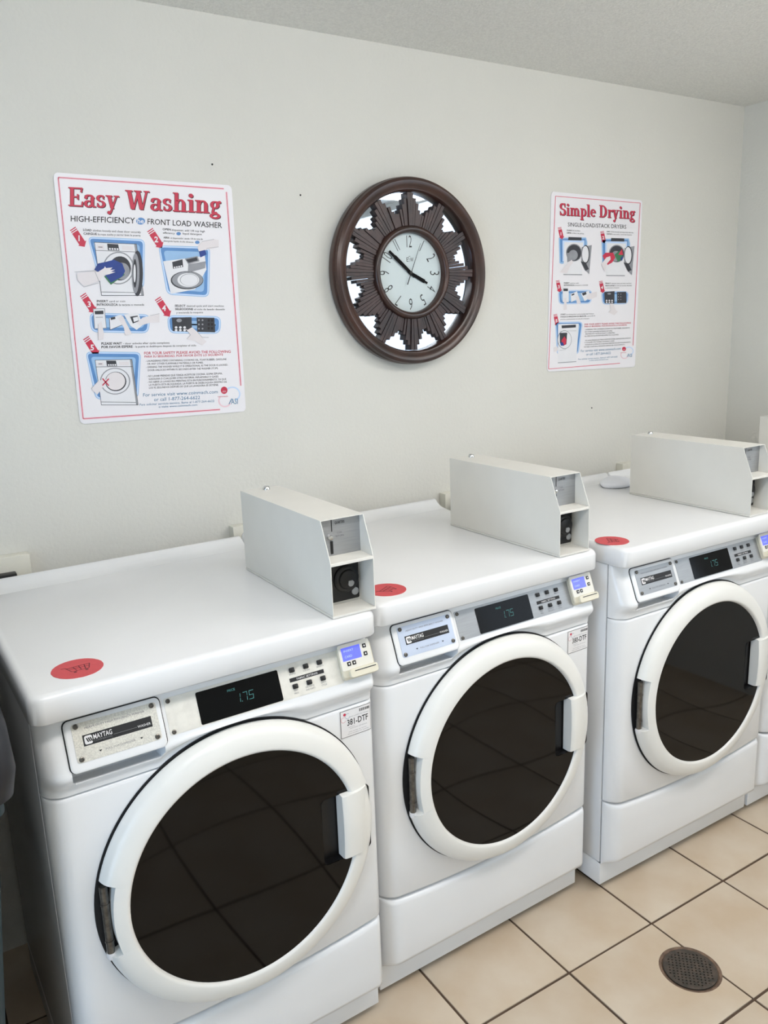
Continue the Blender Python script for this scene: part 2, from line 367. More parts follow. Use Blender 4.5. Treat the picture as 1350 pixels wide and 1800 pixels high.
    for r, z in enumerate((.962, .931)):
        for c_, x in enumerate((.493, .5250, .5570)):
            P = rrect(x-.0058, x+.0058, z-.0045, z+.0045, .002, 3)
            MB().loops([[TC(u+(x-u)*s_, v+(z-v)*s_, d) for u, v in P] for s_, d in ((0, .0005), (0, .0035), (.18, .0045))], M_black).build('button', cp, smooth=True, angle=50)
            put_text(mb, [['WHITES', 'COLORS', 'BRIGHTS'], ['PERM', 'DELICATES', 'QUICK']][r][c_], x-.013, x+.013, z-.0092, .0030, .0010, M_inkg, TC, 0, 'c')
            if r: put_text(mb, ['PRESS', 'AND KNITS', 'CYCLE'][c_], x-.013, x+.013, z-.0142, .0030, .0010, M_inkg, TC, 0, 'c')
    mb.flat([(.484, .9400), (.563, .9400), (.563, .9475), (.484, .9475)], .0009, M_ink, TC)
    put_text(mb, 'FABRIC SETTINGS', .500, .548, .9418, .0036, .0011, M_label, TC)
    mb.build('control_print', cp)
    # card reader
    DX, DZ = -.007, .0066; E_ = .0155
    rd = MB(); P0 = rrect(.600, .682, .9135, .979, .008)
    rd.loops([[TC(u, v, d) for u, v in P0] for d in (-.006, .006)] + [[TC(u*.0+(.5975+(u-.600)*.965), v+.004, d) for u, v in P0] for d in (.012,)] + [[TC(.599+(u-.600)*.94, .9155+(v-.9135)*.94+.004, .0145) for u, v in P0]], M_beige)
    reader = rd.build('card_reader', w, smooth=True, angle=50)
    MB().prism(rrect(.5985, .6745, .9325, .983, .004), .0135, .0155, M_cream, TC).build('face_plate', reader)
    MB().flat([(.6045, .9505), (.6505, .9505), (.6505, .9760), (.6045, .9760)], .0158, M_lcd, TC).build('screen', reader)
    mb = MB()
    put_text(mb, 'INSERT', .610, .634, .9675, .004, .0160, M_plb, TC); put_text(mb, 'CARD', .610, .628, .9560, .0045, .0160, M_plb, TC)
    mb.build('screen_text', reader)
    for x, z in ((.6610, .9705), (.6605, .9550), (.6165, .9440), (.6290, .9440)):
        MB().prism(rrect(x-.0042, x+.0042, z-.0040, z+.0040, .001), .0150, .0165, M_black, TC).flat(circ(x, z, .0018, n=8), .0167, M_label, TC).build('key', reader)
    mb = MB(); mb.loops([[TC(u, v, d) for u, v in rrect(.612, .682, .9160, .9335, .006)] for d in (.004, .0185)] + [[TC(.613+(u-.612)*.97, v*.9+.0925, .0205) for u, v in rrect(.612, .682, .9160, .9335, .006)]], M_beige)
    lip = mb.build('card_slot_lip', reader, smooth=True, angle=50)
    MB().prism([(.624, .9275), (.676, .9275), (.676, .9292), (.624, .9292)], .0203, .0210, M_ink, TC).build('card_slot', reader)
    # door: black annulus painting the shaded gap, ring with hinge notch and grip, dark convex glass with finger pocket
    def TD(r, a, y): return (DC[0]+r*math.cos(a), -y, DC[1]+r*math.sin(a))
    N = 120; mb = MB()
    mb.loops([[TD(r, 2*PI*i/N, y) for i in range(N)] for r, y in ((.270, .0432), (.2992, .0434))], M_gap, False, False)
    mb.build('door_gap_shade', w)
    full = [(.250, .046), (.2945, .046), (.2965, .050), (.2950, .058), (.2910, .067), (.2855, .0735), (.2770, .0785), (.262, .0822), (.250, .0838), (.2468, .0832), (.2435, .0800), (.2425, .074), (.2425, .050)]
    full = [(r, y) for r, y in full]
    cutr = .2735
    red = [(min(r, cutr), y) for r, y in full]
    L = []; n0 = math.radians(164.5); n1 = math.radians(195.0)
    angs = [2*PI*i/N for i in range(N)]
    L = []
    for i, a in enumerate(angs):
        inn = n0 < a < n1; prv = n0 < angs[i-1] < n1
        if inn and not prv: L.append([TD(r, n0, y) for r, y in full]); L.append([TD(r, n0+.004, y) for r, y in red])
        if prv and not inn: L.append([TD(r, n1-.004, y) for r, y in red]); L.append([TD(r, n1, y) for r, y in full])
        L.append([TD(r, a, y) for r, y in (red if inn else full)])
    L.append(L[0])
    ring = MB().loops(L, M_ring, False, False).build('door_ring', w, smooth=True, angle=38)
    # hinge in the notch
    hx = DC[0]-.281
    mb = MB().tube((hx, -.056, DC[1]-.072), (hx, -.056, DC[1]+.070), .0075, M_screw, 14)
    mb.tube((hx, -.056, DC[1]+.030), (hx, -.056, DC[1]+.034), .0085, M_screw, 14).tube((hx, -.056, DC[1]-.048), (hx, -.056, DC[1]-.044), .0085, M_screw, 14)
    mb.lathe([(.0, -.086), (.006, -.085), (.0085, -.080), (.0085, -.070), (.0, -.070)], (hx, -.056, DC[1]), (0, 0, 1), M_label, 14)
    mb.build('hinge', w, smooth=True)
    # glass
    rows = 16; N2 = 96; gl = MB(); LL = []
    for k in range(rows+1):
        r = .2432*math.sin(PI/2*(1-k/rows)) if k < rows else .0008
        q_ = (r/.2432)**2      # shallow dished pane, leaning back a little
        LL.append([TD(r, 2*PI*i/N2, .0735-.0052*(1-q_)+.0019*(1-q_*q_)-.018*r*math.sin(2*PI*i/N2)+.013*r*math.cos(2*PI*i/N2)) for i in range(N2)])
    back = [TD(.2432, 2*PI*i/N2, .050) for i in range(N2)]
    gl.loops([back]+LL, M_glass, True, True)
    glass = gl.build('door_glass', w, smooth=True, angle=60)
    ck = MB().loops([[(u, y, v) for u, v in rrect(.5215, .640, .5190, .6730, .010)] for y in (-.056, -.12)], M_black).build('cutter')
    md = glass.modifiers.new('b', 'BOOLEAN'); md.object = ck; md.operation = 'DIFFERENCE'; md.solver = 'EXACT'
    bpy.context.view_layer.update(); dg = bpy.context.evaluated_depsgraph_get()
    me = bpy.data.meshes.new_from_object(glass.evaluated_get(dg)); glass.modifiers.clear(); glass.data = me
    try: me.set_sharp_from_angle(angle=math.radians(50))
    except Exception: pass
    bpy.data.objects.remove(ck)
    mb = MB(); P = rrect(.5218, .6395, .5193, .6727, .010)
    mb.loops([[(u, -.0565, v) for u, v in P], [(u, -.0745, v) for u, v in P]], M_black, True, False).build('handle_pocket', w, smooth=True, angle=50)
    # grip bridging the ring
    mb = MB(); gl_ = []
    for z, s_ in ((.5225, .93), (.5245, 1), (.558, 1), (.598, 1), (.638, 1), (.672, 1), (.674, .93)):
        b_ = .004*(1-((z-.598)/.076)**2)
        gl_.append([(.5655, -.060, z), (.5655, -(.0855+b_)*s_-.0*(1-s_), z), (.568, -(.0880+b_)*s_, z), (.580, -(.0895+b_)*s_, z), (.610, -(.0870+b_)*s_, z), (.630, -.0770*s_, z), (.6385+b_*1.2, -.0640, z), (.6385+b_*1.2, -.050, z), (.600, -.050, z)])
    mb.loops(gl_, M_ring).build('door_grip', w, smooth=True, angle=40)
    return w

proto = make_washer()
LAB = ['white front-load washer nearest the camera, asset sticker reads 381-DTF',
       'white front-load washer second from the left, asset sticker reads 380-DTF',
       'white front-load washer third in the row, standing apart after a narrow gap',
       'white front-load washer cut off by the right edge of the picture']
POS = [(0, 0, .0263), (.7076, .0463, .0255), (1.4438, .0157, .0029), (2.142, .0157, .0)]
washers = []
for k, (x, y, r) in enumerate(POS):
    w = proto if k == 0 else copy_tree(proto)
    washers.append(w)
for k, (x, y, r) in enumerate(POS):
    w = washers[k]; w.location = (x, FY+y, 0); w.rotation_euler = (0, 0, r)
    tag(w, LAB[k], 'washing machine', 'row of front-load washers')
def part(w, nm):
    for c in w.children:
        if c.name.split('.')[0] == nm: return c
def remat(o, m):
    o.material_slots[0].link = 'OBJECT'; o.material_slots[0].material = m
for k, m1, m2 in ((0, M_worn, mat('cream_plate', (226, 223, 214), .42, metal=.05, rgb2=(216, 213, 204), scale=60)), (1, M_bluesheen, M_steel)):  # same metal plates; cream and bluish tones hold differing reflections, speckle is wear
    for c in part(washers[k], 'dispenser_drawer').children:
        if c.name.split('.')[0] == 'nameplate': remat(c, m1); c['label'] = ('worn speckled nameplate' if k == 0 else 'silver nameplate with a bluish reflection in its colour')
    remat(part(washers[k], 'control_plate'), m2)

# red round cart stickers on the worktops
def sticker(w, cx, cy, rx, ry, rot, seed):
    rr = random.Random(seed); c, s_ = math.cos(rot), math.sin(rot)
    T = lambda u, v, d: Vector((cx+u*c-v*s_, cy+u*s_+v*c, 1.0521+d))
    P = [(rx*math.cos(a)*(1+rr.uniform(-.008, .008)), ry*math.sin(a)*(1+rr.uniform(-.008, .008))) for a in [2*PI*i/48 for i in range(48)]]
    st = MB().prism(P, -.0003, .0005, M_red, T).build('round_sticker', w)
    mb = MB()
    def ln(a, b, t=.0016):
        a = Vector(a); b = Vector(b); n = Vector((-(b-a).y, (b-a).x)).normalized()*t/2
        mb.flat([a+n, b+n, b-n, a-n], .0007, M_redd, T)
    for a, b in (((-.026, .012), (-.019, .012)), ((-.019, .012), (-.012, -.010)), ((-.012, -.010), (.018, -.010)), ((.018, -.010), (.024, .010)), ((-.018, .008), (.024, .010)), ((-.006, .0085), (-.003, -.010)), ((.004, .009), (.005, -.010)), ((.014, .0095), (.012, -.010)), ((-.014, .001), (.021, .001))): ln((a[0]*rx/.045, a[1]*ry/.045*1.1), (b[0]*rx/.045, b[1]*ry/.045*1.1))
    for x in (-.007, .013): mb.flat([(x*rx/.045+u, -.016*ry/.045+v) for u, v in circ(0, 0, .003, n=10)], .0007, M_redd, T)
    mb.build('cart_symbol', st)
sticker(washers[0], .0975, .029, .045, .045, 0, 1)
sticker(washers[1], .073, .017, .045, .045, .5, 2)
sticker(washers[2], .040, .026, .045, .045, .9, 3)
# asset labels
def asset(w, num, x0, x1, z0, z1):
    def T(u, v, d):
        if u <= .665: return Vector((u, -.042-d, v))
        a = min((u-.665)/.028, 1.3); return Vector((.665+(.022+d)*math.sin(a), -(.042+d)*math.cos(a), v))
    def strip(mb, a, b, c, e, d, m, n=12):
        us = [a+(b-a)*i/n for i in range(n+1)]
        mb.add([T(u, v, d) for u in us for v in (c, e)], [(2*i, 2*i+2, 2*i+3, 2*i+1) for i in range(n)], m)
    mb = MB(); strip(mb, x0, x1, z0, z1, .0005, M_label); lb = mb.build('asset_label', w, smooth=True)
    mb = MB(); t = .0010; i = .0012
    strip(mb, x0+i, x1-i, z1-i-t, z1-i, .0007, M_ink); strip(mb, x0+i, x1-i, z0+i, z0+i+t, .0007, M_ink)
    strip(mb, x0+i, x0+i+t*1.3, z0+i, z1-i, .0007, M_ink, 1); strip(mb, x1-i-t, x1-i, z0+i, z1-i, .0007, M_inkg, 1)
    wd_ = x1-x0; hh = z1-z0
    put_text(mb, num, x0+.22*wd_, x0+.86*wd_, z0+.42*hh, .21*hh, .0007, M_ink, T, .012)
    for a, b, c in ((.25, .45, .34), (.30, .82, .28), (.25, .80, .17), (.22, .86, .10), (.30, .88, .70)): put_text(mb, 'call for service 1-877-264-6622' if c == .28 else 'asset number for service', x0+a*wd_, x0+b*wd_, z0+c*hh, .030*hh, .0007, M_inkg, T)
    for q in range(16): u = x0+(.60+.33*q/16)*wd_; strip(mb, u, u+(.009 if q % 3 else .015)*wd_, z0+.80*hh, z0+.90*hh, .0007, M_ink, 1)
    mb.add([T(x0+.15*wd_+p, z0+.84*hh+q, .0007) for p, q in circ(0, 0, .0034, n=14)], [tuple(range(14))], M_pred)
    for cx, cz, m in ((.11, .66, M_pred), (.24, .76, M_pteal)):
        o_ = [T(x0+cx*wd_+p, z0+cz*hh+q, .0006) for p, q in circ(0, 0, .0062, n=20)]; i_ = [T(x0+cx*wd_+p, z0+cz*hh+q, .0006) for p, q in circ(0, 0, .0056, n=20)]
        mb.add(o_+i_, [(k, (k+1) % 20, 20+(k+1) % 20, 20+k) for k in range(3, 19)], m)
    mb.build('asset_print', lb)
asset(washers[0], '381-DTF', .594, .676, .7765, .8415)
asset(washers[1], '380-DTF', .594, .676, .7765, .8415)

# ------------------------------------------------------------------ coin boxes
KW, KD, KH, KK, KT = .103, .4525, .2018, .117, .0352
def make_box():
    e = empty('coin_box'); t = .0016
    side = [(0, .006), (0, KK), (KT, KH), (KD, KH), (KD, .006)]
    mb = MB()
    for x in (0, KW-t): mb.loops([[(x, y, z) for y, z in side], [(x+t, y, z) for y, z in side]], M_box)
    mb.box(t, KW-t, KT, KD, KH-t, KH, M_box); mb.box(t, KW-t, KD-t, KD, .006, KH-t, M_box)
    mb.build('housing', e)
    MB().box(-.0008, KW+.0008, -.001, KD+.0005, 0, .0052, M_box).build('base_plate', e, bevel=.0008)
    MB().loops([[(x, y, z) for y, z in ((.0004, KK-.006), (.0004, KK-.001), (.0012, KK), (.058, KK+.002), (.058, KK-.001), (.003, KK-.003), (.003, KK-.006))] for x in (t, KW-t)], M_box).build('shelf', e)
    cp = MB().box(t, KW-t, .050, .053, KK+.002, KH-t, M_steel).build('coin_plate', e)
    T = lambda u, v, d: Vector((u, .050-d, KK+v))
    mb = MB(); mb.flat([(.0325, .054), (.0347, .054), (.0347, .081), (.0325, .081)], .0003, M_ink, T)
    put_text(mb, 'QUARTERS', .0415, .0650, .069, .0055, .0003, M_ink, T, .01); put_text(mb, 'COIN', .0455, .0575, .0475, .0040, .0003, M_inkg, T); put_text(mb, 'RETURN', .0425, .0620, .0405, .0040, .0003, M_inkg, T)
    mb.build('coin_print', cp)
    MB().lathe([(.0062, 0), (.0062, .006), (.0045, .0085), (.0005, .009)], (.0275, .050, KK+.043), (0, -1, 0), M_chrome, 16, True).build('coin_return_button', e, smooth=True)
    MB().box(.0290, .0345, .0475, .0502, KK+.006, KK+.034, M_black).build('coin_return_slot', e, bevel=.001)
    lp = MB().prism(rrect(t+.0005, KW-.006, -.104, -.005, .003), -.010, -.006, M_black, lambda u, v, d: Vector((u, .050-d, KK+v))).build('lock_plate', e)
    MB().box(t, KW-t, .062, .064, .0052, KK-.004, M_box).build('inner_panel', e)
    MB().lathe([(.030, 0), (.030, .003), (.027, .006), (.022, .0065), (.020, .010), (.017, .011), (.001, .011)], (.066, .056, KK-.056), (0, -1, 0), M_black, 28, True).build('lock_hub', e, smooth=True, angle=40)
    MB().prism(circ(0, 0, .0075, n=16, a0=-PI*.9, a1=.35)+[(.004, .0055), (-.0055, .0055)], 0, .0022, M_steel, lambda u, v, d: Vector((.0705+u, .045-d, KK-.064+v))).build('keyhole', e)
    MB().lathe([(.0085, 0), (.0085, .0015), (.006, .003), (.001, .003)], (.0865, .056, KK-.088), (0, -1, 0), M_steel, 18, True).build('screw', e, smooth=True)
    MB().lathe([(.0095, 0), (.0095, .002), (.0078, .0075), (.006, .0088), (.0008, .009)], (KW*.55, KD-.030, KH), (0, 0, 1), M_chrome, 20, True).build('key_lock', e, smooth=True, angle=40)
    return e
kb = make_box()
BL = ['cream metal coin box on the nearest washer, showing its QUARTERS plate', 'cream metal coin box on the washer with sticker 380-DTF', 'cream metal coin box on the third washer, below the drying poster', 'cream metal coin box by the corner, cut off by the right edge']
BP = [(.5900, -.7885, .010), (.7076+.5536, -.7481, .012), (1.4438+.5403, -.7855, .0), (2.142+.553, -.783, 0)]
for k, (x, y, r) in enumerate(BP):
    o = kb if k == 0 else copy_tree(kb)
    o['label'] = BL[k]; o['category'] = 'coin box'; o['group'] = 'coin boxes on the washers'
    BP[k] = (o, x, y, r)
for o, x, y, r in BP: o.location = (x, y, H+.0008); o.rotation_euler = (0, 0, r)

# ------------------------------------------------------------------ wall clock
CC = (1.318, 1.7965)
ck = tag(empty('wall_clock', (CC[0], 0, CC[1])), 'round dark brown sunburst wall clock with mirrored ring', 'clock')
AX = (0, -1, 0)
MB().lathe([(.240, .004), (.2760, .004), (.2785, .010), (.2785, .030), (.2755, .0345), (.2755, .038), (.2775, .042), (.2745, .050), (.266, .0545), (.256, .053), (.250, .049), (.2465, .0465), (.241, .045), (.2375, .040), (.2360, .030), (.2360, .016)], (0, 0, 0), AX, M_rim, 120).build('rim', ck, smooth=True, angle=30)
MB().lathe([(.10, .0), (.2370, .0), (.2370, .016), (.10, .016)], (0, 0, 0), AX, M_mirror, 96).build('mirror', ck)
hs = [.2345, .2175, .2030, .1885, .1785]; th = [.0335, .0310, .0325, .0300, .0280]
for s_ in range(12):
    for k in range(10):
        idx = k if k < 5 else 9-k; idx = 4-idx
        a0 = math.radians(30*s_-15+3*k+.18); a1 = math.radians(30*s_-15+3*k+2.82)
        h = hs[idx]+R.uniform(-.002, .002); t_ = th[idx]+R.uniform(-.0012, .0012)
        if idx == 0: a0 += 0 if k == 5 else .0; h = hs[0]
        ri = .132; pts = [(ri*math.sin(a0), ri*math.cos(a0)), (ri*math.sin(a1), ri*math.cos(a1)), (h*math.sin(a1), h*math.cos(a1)), (h*math.sin(a0), h*math.cos(a0))]
        if idx == 4:
            am = (a0+a1)/2; pts[2:] = [(h*.985*math.sin(a1), h*.985*math.cos(a1)), (h*math.sin(am), h*math.cos(am)), (h*.985*math.sin(a0), h*.985*math.cos(a0))]
        MB().prism(pts, .016, t_, M_wood, lambda u, v, d: Vector((u, -d, v))).build('slat', ck)
MB().lathe([(.118, .016), (.118, .034), (.121, .041), (.127, .0445), (.133, .0435), (.1385, .038), (.1395, .030), (.1395, .016)], (0, 0, 0), AX, M_rim, 96).build('dial_ring', ck, smooth=True, angle=40)
TK = lambda u, v, d: Vector((u, -d, v))
dial = MB().prism(circ(0, 0, .119, n=72), .016, .020, M_dial, TK).build('dial', ck)
mb = MB()
for n in range(1, 13):
    a = math.radians(30*n); c, s_ = math.cos(a), math.sin(a); r0, h = .076, .036
    wd_ = {11: .010, 12: .019, 1: .0016, 10: .021, 4: .012, 7: .011}.get(n, .0125)
    def TN(u, v, d, c=c, s_=s_): return Vector((u*c+(v)*s_, -d, -u*s_+v*c))
    if n == 11:
        for o_ in (-.004, .004): mb.flat([(o_-.0009, r0), (o_+.0009, r0), (o_+.0009, r0+h), (o_-.0009, r0+h)], .0203, M_ink, TN)
    elif n == 1: mb.flat([(-.001, r0), (.001, r0), (.001, r0+h), (-.001, r0+h)], .0203, M_ink, TN)
    else: put_text(mb, str(n), -wd_/2, wd_/2, r0, h, .0203, M_ink, TN, -.008)
put_text(mb, 'E', -.0115, -.0045, .034, .0125, .0203, M_ink, TK); put_text(mb, 'W', .0025, .0145, .034, .0125, .0203, M_ink, TK)
put_text(mb, 'C', -.0045, .0030, .0400, .0110, .0203, M_ink, TK, -.01); put_text(mb, 'CO', -.0035, .0020, .0340, .0030, .0203, M_ink, TK)
mb.build('dial_print', dial)
def hand(nm, deg, prof, d0, d1, m=mat('hand_black', (12, 12, 14), .7, spec=.15)):
    a = math.radians(deg); c, s_ = math.cos(a), math.sin(a)
    MB().prism(prof, d0, d1, m, lambda u, v, d: Vector((u*1.3*c+v*s_, -d, -u*1.3*s_+v*c))).build(nm, ck)
hand('hour_hand', 116, [(-.0028, -.012), (.0028, -.012), (.0040, .020), (.0044, .058), (.0024, .0585), (.0024, .070), (-.0024, .070), (-.0024, .0585), (-.0044, .058), (-.0040, .020)], .0230, .0240)
hand('minute_hand', 309.4, [(-.0030, -.018), (.0030, -.018), (.0040, .020), (.0046, .074), (.0034, .0745), (.0030, .100), (-.0030, .100), (-.0034, .0745), (-.0046, .074), (-.0040, .020)], .0250, .0260)
hand('second_hand', 23, [(-.0011, -.038), (.0011, -.038), (.0008, 0), (.0003, .096), (-.0003, .096), (-.0008, 0)], .0272, .0278)
MB().lathe([(.0055, .020), (.0055, .0275), (.003, .0290), (.0005, .0292)], (0, 0, 0), AX, M_black, 16, True).build('hand_hub', ck, smooth=True)

# ------------------------------------------------------------------ slab-serif lettering for the poster titles
def glyphs():
    G = {}
    def bar(x, y0, y1, w=.17): return [[(x-w/2, y0), (x+w/2, y0), (x+w/2, y1), (x-w/2, y1)]]
    def hz(x0, x1, y, t=.075): return [[(x0, y), (x1, y), (x1, y+t), (x0, y+t)]]
    def dg(a, b, w):
        return [[(a[0]-w/2, a[1]), (a[0]+w/2, a[1]), (b[0]+w/2, b[1]), (b[0]-w/2, b[1])]]
    def arc(cx, cy, rx, ry, a0, a1, tk=.16, tn=.075, n=14):
        out = []
        for i in range(n):
            q = []
            for a, sgn in ((a0+(a1-a0)*i/n, 1), (a0+(a1-a0)*(i+1)/n, 1), (a0+(a1-a0)*(i+1)/n, -1), (a0+(a1-a0)*i/n, -1)):
                a_ = math.radians(a); h = (tn+(tk-tn)*abs(math.cos(a_)))/2*sgn
                q.append((cx+(rx+h)*math.cos(a_), cy+(ry+h*.9)*math.sin(a_)))
            out.append(q)
        return out
    dot = lambda x, y, r: [circ(x, y, r, n=12)]
    sf = lambda x, y, w=.34, t=.07: [[(x-w/2, y), (x+w/2, y), (x+w/2, y+t), (x-w/2, y+t)]]
    X = .66
    G['E'] = (.78, bar(.2, 0, 1)+hz(.03, .72, 0)+hz(.03, .70, .925)+hz(.2, .5, .47, .07)+dg((.70, 0), (.74, .27), .07)+dg((.66, .75), (.70, 1), .07)+bar(.5, .36, .65, .07))
    G['a'] = (.62, bar(.44, .03, .48, .15)+arc(.28, .46, .19, .16, 0, 150)+dot(.12, .49, .075)+arc(.25, .17, .15, .15, 60, 330, .15)+sf(.53, 0, .18))
    G['s'] = (.52, arc(.25, .49, .15, .135, 30, 265, .14, .08)+arc(.25, .185, .16, .145, 90, -150, .15, .08)+bar(.38, .44, .64, .05)+bar(.10, .02, .24, .05))
    G['y'] = (.66, dg((.31, -.02), (.14, X), .17)+dg((.22, -.24), (.52, X), .075)+dot(.15, -.24, .09)+sf(.14, X-.06, .32)+sf(.52, X-.06, .26))
    G['W'] = (1.22, dg((.36, 0), (.16, 1), .19)+dg((.40, 0), (.62, .95), .08)+dg((.80, 0), (.60, 1), .19)+dg((.84, 0), (1.05, 1), .08)+sf(.16, .93, .36)+sf(.60, .93, .36)+sf(1.05, .93, .28))
    G['h'] = (.74, bar(.19, 0, 1)+arc(.38, .42, .17, .20, 0, 170)+bar(.55, 0, .44)+sf(.19, 0)+sf(.55, 0)+sf(.12, .93, .2))
    G['i'] = (.38, bar(.19, 0, X)+dot(.18, .87, .11)+sf(.19, 0)+sf(.12, X-.07, .2))
    G['n'] = (.74, bar(.19, 0, X)+arc(.38, .42, .17, .20, 0, 170)+bar(.55, 0, .44)+sf(.19, 0)+sf(.55, 0)+sf(.12, X-.07, .2))
    G['g'] = (.62, arc(.26, .45, .15, .165, 0, 360, .15, .07, 22)+arc(.27, -.13, .20, .11, 0, 360, .13, .09, 22)+dg((.14, .02), (.20, .30), .10)+hz(.14, .36, .0, .09)+dot(.50, .60, .07)+hz(.36, .5, .58, .06))
    G['S'] = (.72, arc(.35, .74, .22, .215, 25, 268, .19, .09)+arc(.35, .27, .24, .23, 90, -155, .20, .09)+bar(.57, .66, 1, .06)+bar(.10, 0, .34, .06))
    G['m'] = (1.08, bar(.19, 0, X)+arc(.36, .42, .16, .20, 0, 170)+bar(.53, 0, .44)+arc(.70, .42, .16, .20, 0, 160)+bar(.87, 0, .44)+sf(.19, 0, .30)+sf(.53, 0, .26)+sf(.87, 0, .32)+sf(.12, X-.07, .2))
    G['p'] = (.68, bar(.19, -.30, X)+arc(.36, .33, .20, .28, -150, 150, .17)+sf(.19, -.30)+sf(.12, X-.07, .2))
    G['l'] = (.38, bar(.19, 0, 1)+sf(.19, 0)+sf(.12, .93, .2))
    G['e'] = (.60, arc(.30, .33, .20, .28, 0, 320, .16)+hz(.12, .50, .33, .07))
    G['D'] = (.90, bar(.22, 0, 1)+arc(.36, .5, .36, .455, -90, 90, .19, .08)+hz(.04, .38, 0)+hz(.04, .38, .925))
    G['r'] = (.54, bar(.19, 0, X)+arc(.38, .42, .16, .19, 60, 175)+dot(.47, .55, .09)+sf(.19, 0)+sf(.12, X-.07, .2))
    return G
GL = glyphs()
def serif(mb, s, fmap, d, m):
    """fmap(u, v): u 0..1 across the word, v 0..1 cap height -> vector at layer d"""
    tot = sum(.32 if c == ' ' else GL[c][0] for c in s); x = 0
    for c in s:
        if c == ' ': x += .32; continue
        for i, q in enumerate(GL[c][1]): mb.add([fmap((x+a)/tot, b, d+.06*(i % 12)) for a, b in q], [tuple(range(len(q)))], m)
        x += GL[c][0]

# ------------------------------------------------------------------ posters
class Poster:
    def __init__(s, label, cx, cz, rot, crops):
        s.e = tag(empty('poster', (cx, 0, cz), (0, -rot, 0)), label, 'poster', 'laundry instruction posters')
        s.cx, s.cz, s.c, s.s = cx, cz, math.cos(rot), math.sin(rot); s.crops = crops; s.k = 0
        P = rrect(-.2285, .2285, -.305, .305, .012)
        s.board = MB().prism(P, .0005, .0026, M_poster, s.T).build('board', s.e)
    def T(s, u, v, d): return Vector((u, -d, v))
    def uv(s, x, y):
        ox, oy, sc = s.crops[s.k]; p = wall_pt(ox+x*sc, oy+y*sc, -.0026); dx, dz = p.x-s.cx, p.z-s.cz
        return dx*s.c+dz*s.s, -dx*s.s+dz*s.c
    def P(s, x, y, lay): u, v = s.uv(x, y); return s.T(u, v, .0028+.00013*lay)
    def poly(s, mb, pts, m, lay=1): mb.add([s.P(x, y, lay) for x, y in pts], [tuple(range(len(pts)))], m)
    def ell(s, mb, x, y, rx, ry, m, lay=1, n=26): s.poly(mb, circ(x, y, rx, ry, n), m, lay)
    def line(s, mb, pts, m, lay=1, t=3):
        for a, b in zip(pts, pts[1:]):
            dx, dy = b[0]-a[0], b[1]-a[1]; L = math.hypot(dx, dy) or 1; nx, ny = -dy/L*t/2, dx/L*t/2
            s.poly(mb, [(a[0]+nx, a[1]+ny), (b[0]+nx, b[1]+ny), (b[0]-nx, b[1]-ny), (a[0]-nx, a[1]-ny)], m, lay)
    def text(s, mb, t, L, Rr, h, m, lay=1, bold=0.0):
        vs, fs, asp = text2d(t, bold)
        mb.add([s.P(L[0]+(Rr[0]-L[0])*x, L[1]+(Rr[1]-L[1])*x-h*y, lay) for x, y in vs], fs, m)
    def title(s, t, L, Rr, h):
        for lay, m, ox, oy in ((1, M_pmar, 5, 5), (2.2, M_pmar, -2.5, 0), (3.4, M_pred, 0, 0)):
            mb = MB(); serif(mb, t, lambda u, v, d: s.P(L[0]+(Rr[0]-L[0])*u+ox*s.ts, L[1]+(Rr[1]-L[1])*u-h*v+oy*s.ts, d), lay, m)
            mb.build('title_lettering' if lay > 3 else 'title_shadow', s.e)
    def arrow(s, x, y, n, k=1.0, dx=90, dy=138):
        # stepped red arrow with a white numeral; (x, y) is its tip
        mb = MB(); ax = Vector((dx, dy)).normalized(); px = Vector((ax.y, -ax.x)); o = Vector((x, y))
        f = lambda a, b: tuple(o-ax*a*k+px*b*k)
        s.poly(mb, [f(0, 0), f(30, 32), f(30, 22), f(118, 22), f(118, -22), f(30, -22), f(30, -32)], M_pred, 2)
        for a in (124, 138): s.poly(mb, [f(a, 22), f(a+7, 22), f(a+7, -22), f(a, -22)], M_pred, 2)
        vs, fs, asp = text2d(str(n), .03); q = o-ax*68*k
        wn = min(26, asp*36)*k; mb.add([s.P(q[0]+(u-.5)*wn, q[1]+18*k-36*k*v, 3) for u, v in vs], fs, M_pwht); mb.build('step_arrow', s.e)
    def panel(s, mb, pts, r=18):
        def rnd(P_, r):
            out = []; n = len(P_)
            for i in range(n):
                a, b, c = Vector(P_[i-1]), Vector(P_[i]), Vector(P_[(i+1) % n]); d1 = (a-b).normalized(); d2 = (c-b).normalized()
                for t in (0, .25, .5, .75, 1): out.append(tuple((b+d1*r)*(1-t)**2+b*2*t*(1-t)+(b+d2*r)*t*t))
            return out
        cx = sum(p[0] for p in pts)/len(pts); cy = sum(p[1] for p in pts)/len(pts)
        sh = lambda k, dd: [(cx+(x-cx)*(1-dd/max(abs(x-cx), 1)), cy+(y-cy)*(1-dd/max(abs(y-cy), 1))) for x, y in pts]
        s.poly(mb, rnd(pts, r*1.5), M_pmid, 1); s.poly(mb, rnd(sh(0, 4), r*1.4), M_plb, 2); s.poly(mb, rnd(sh(0, 13), r), M_pblue, 3); s.poly(mb, rnd(sh(0, 34), r), M_pmid, 4)

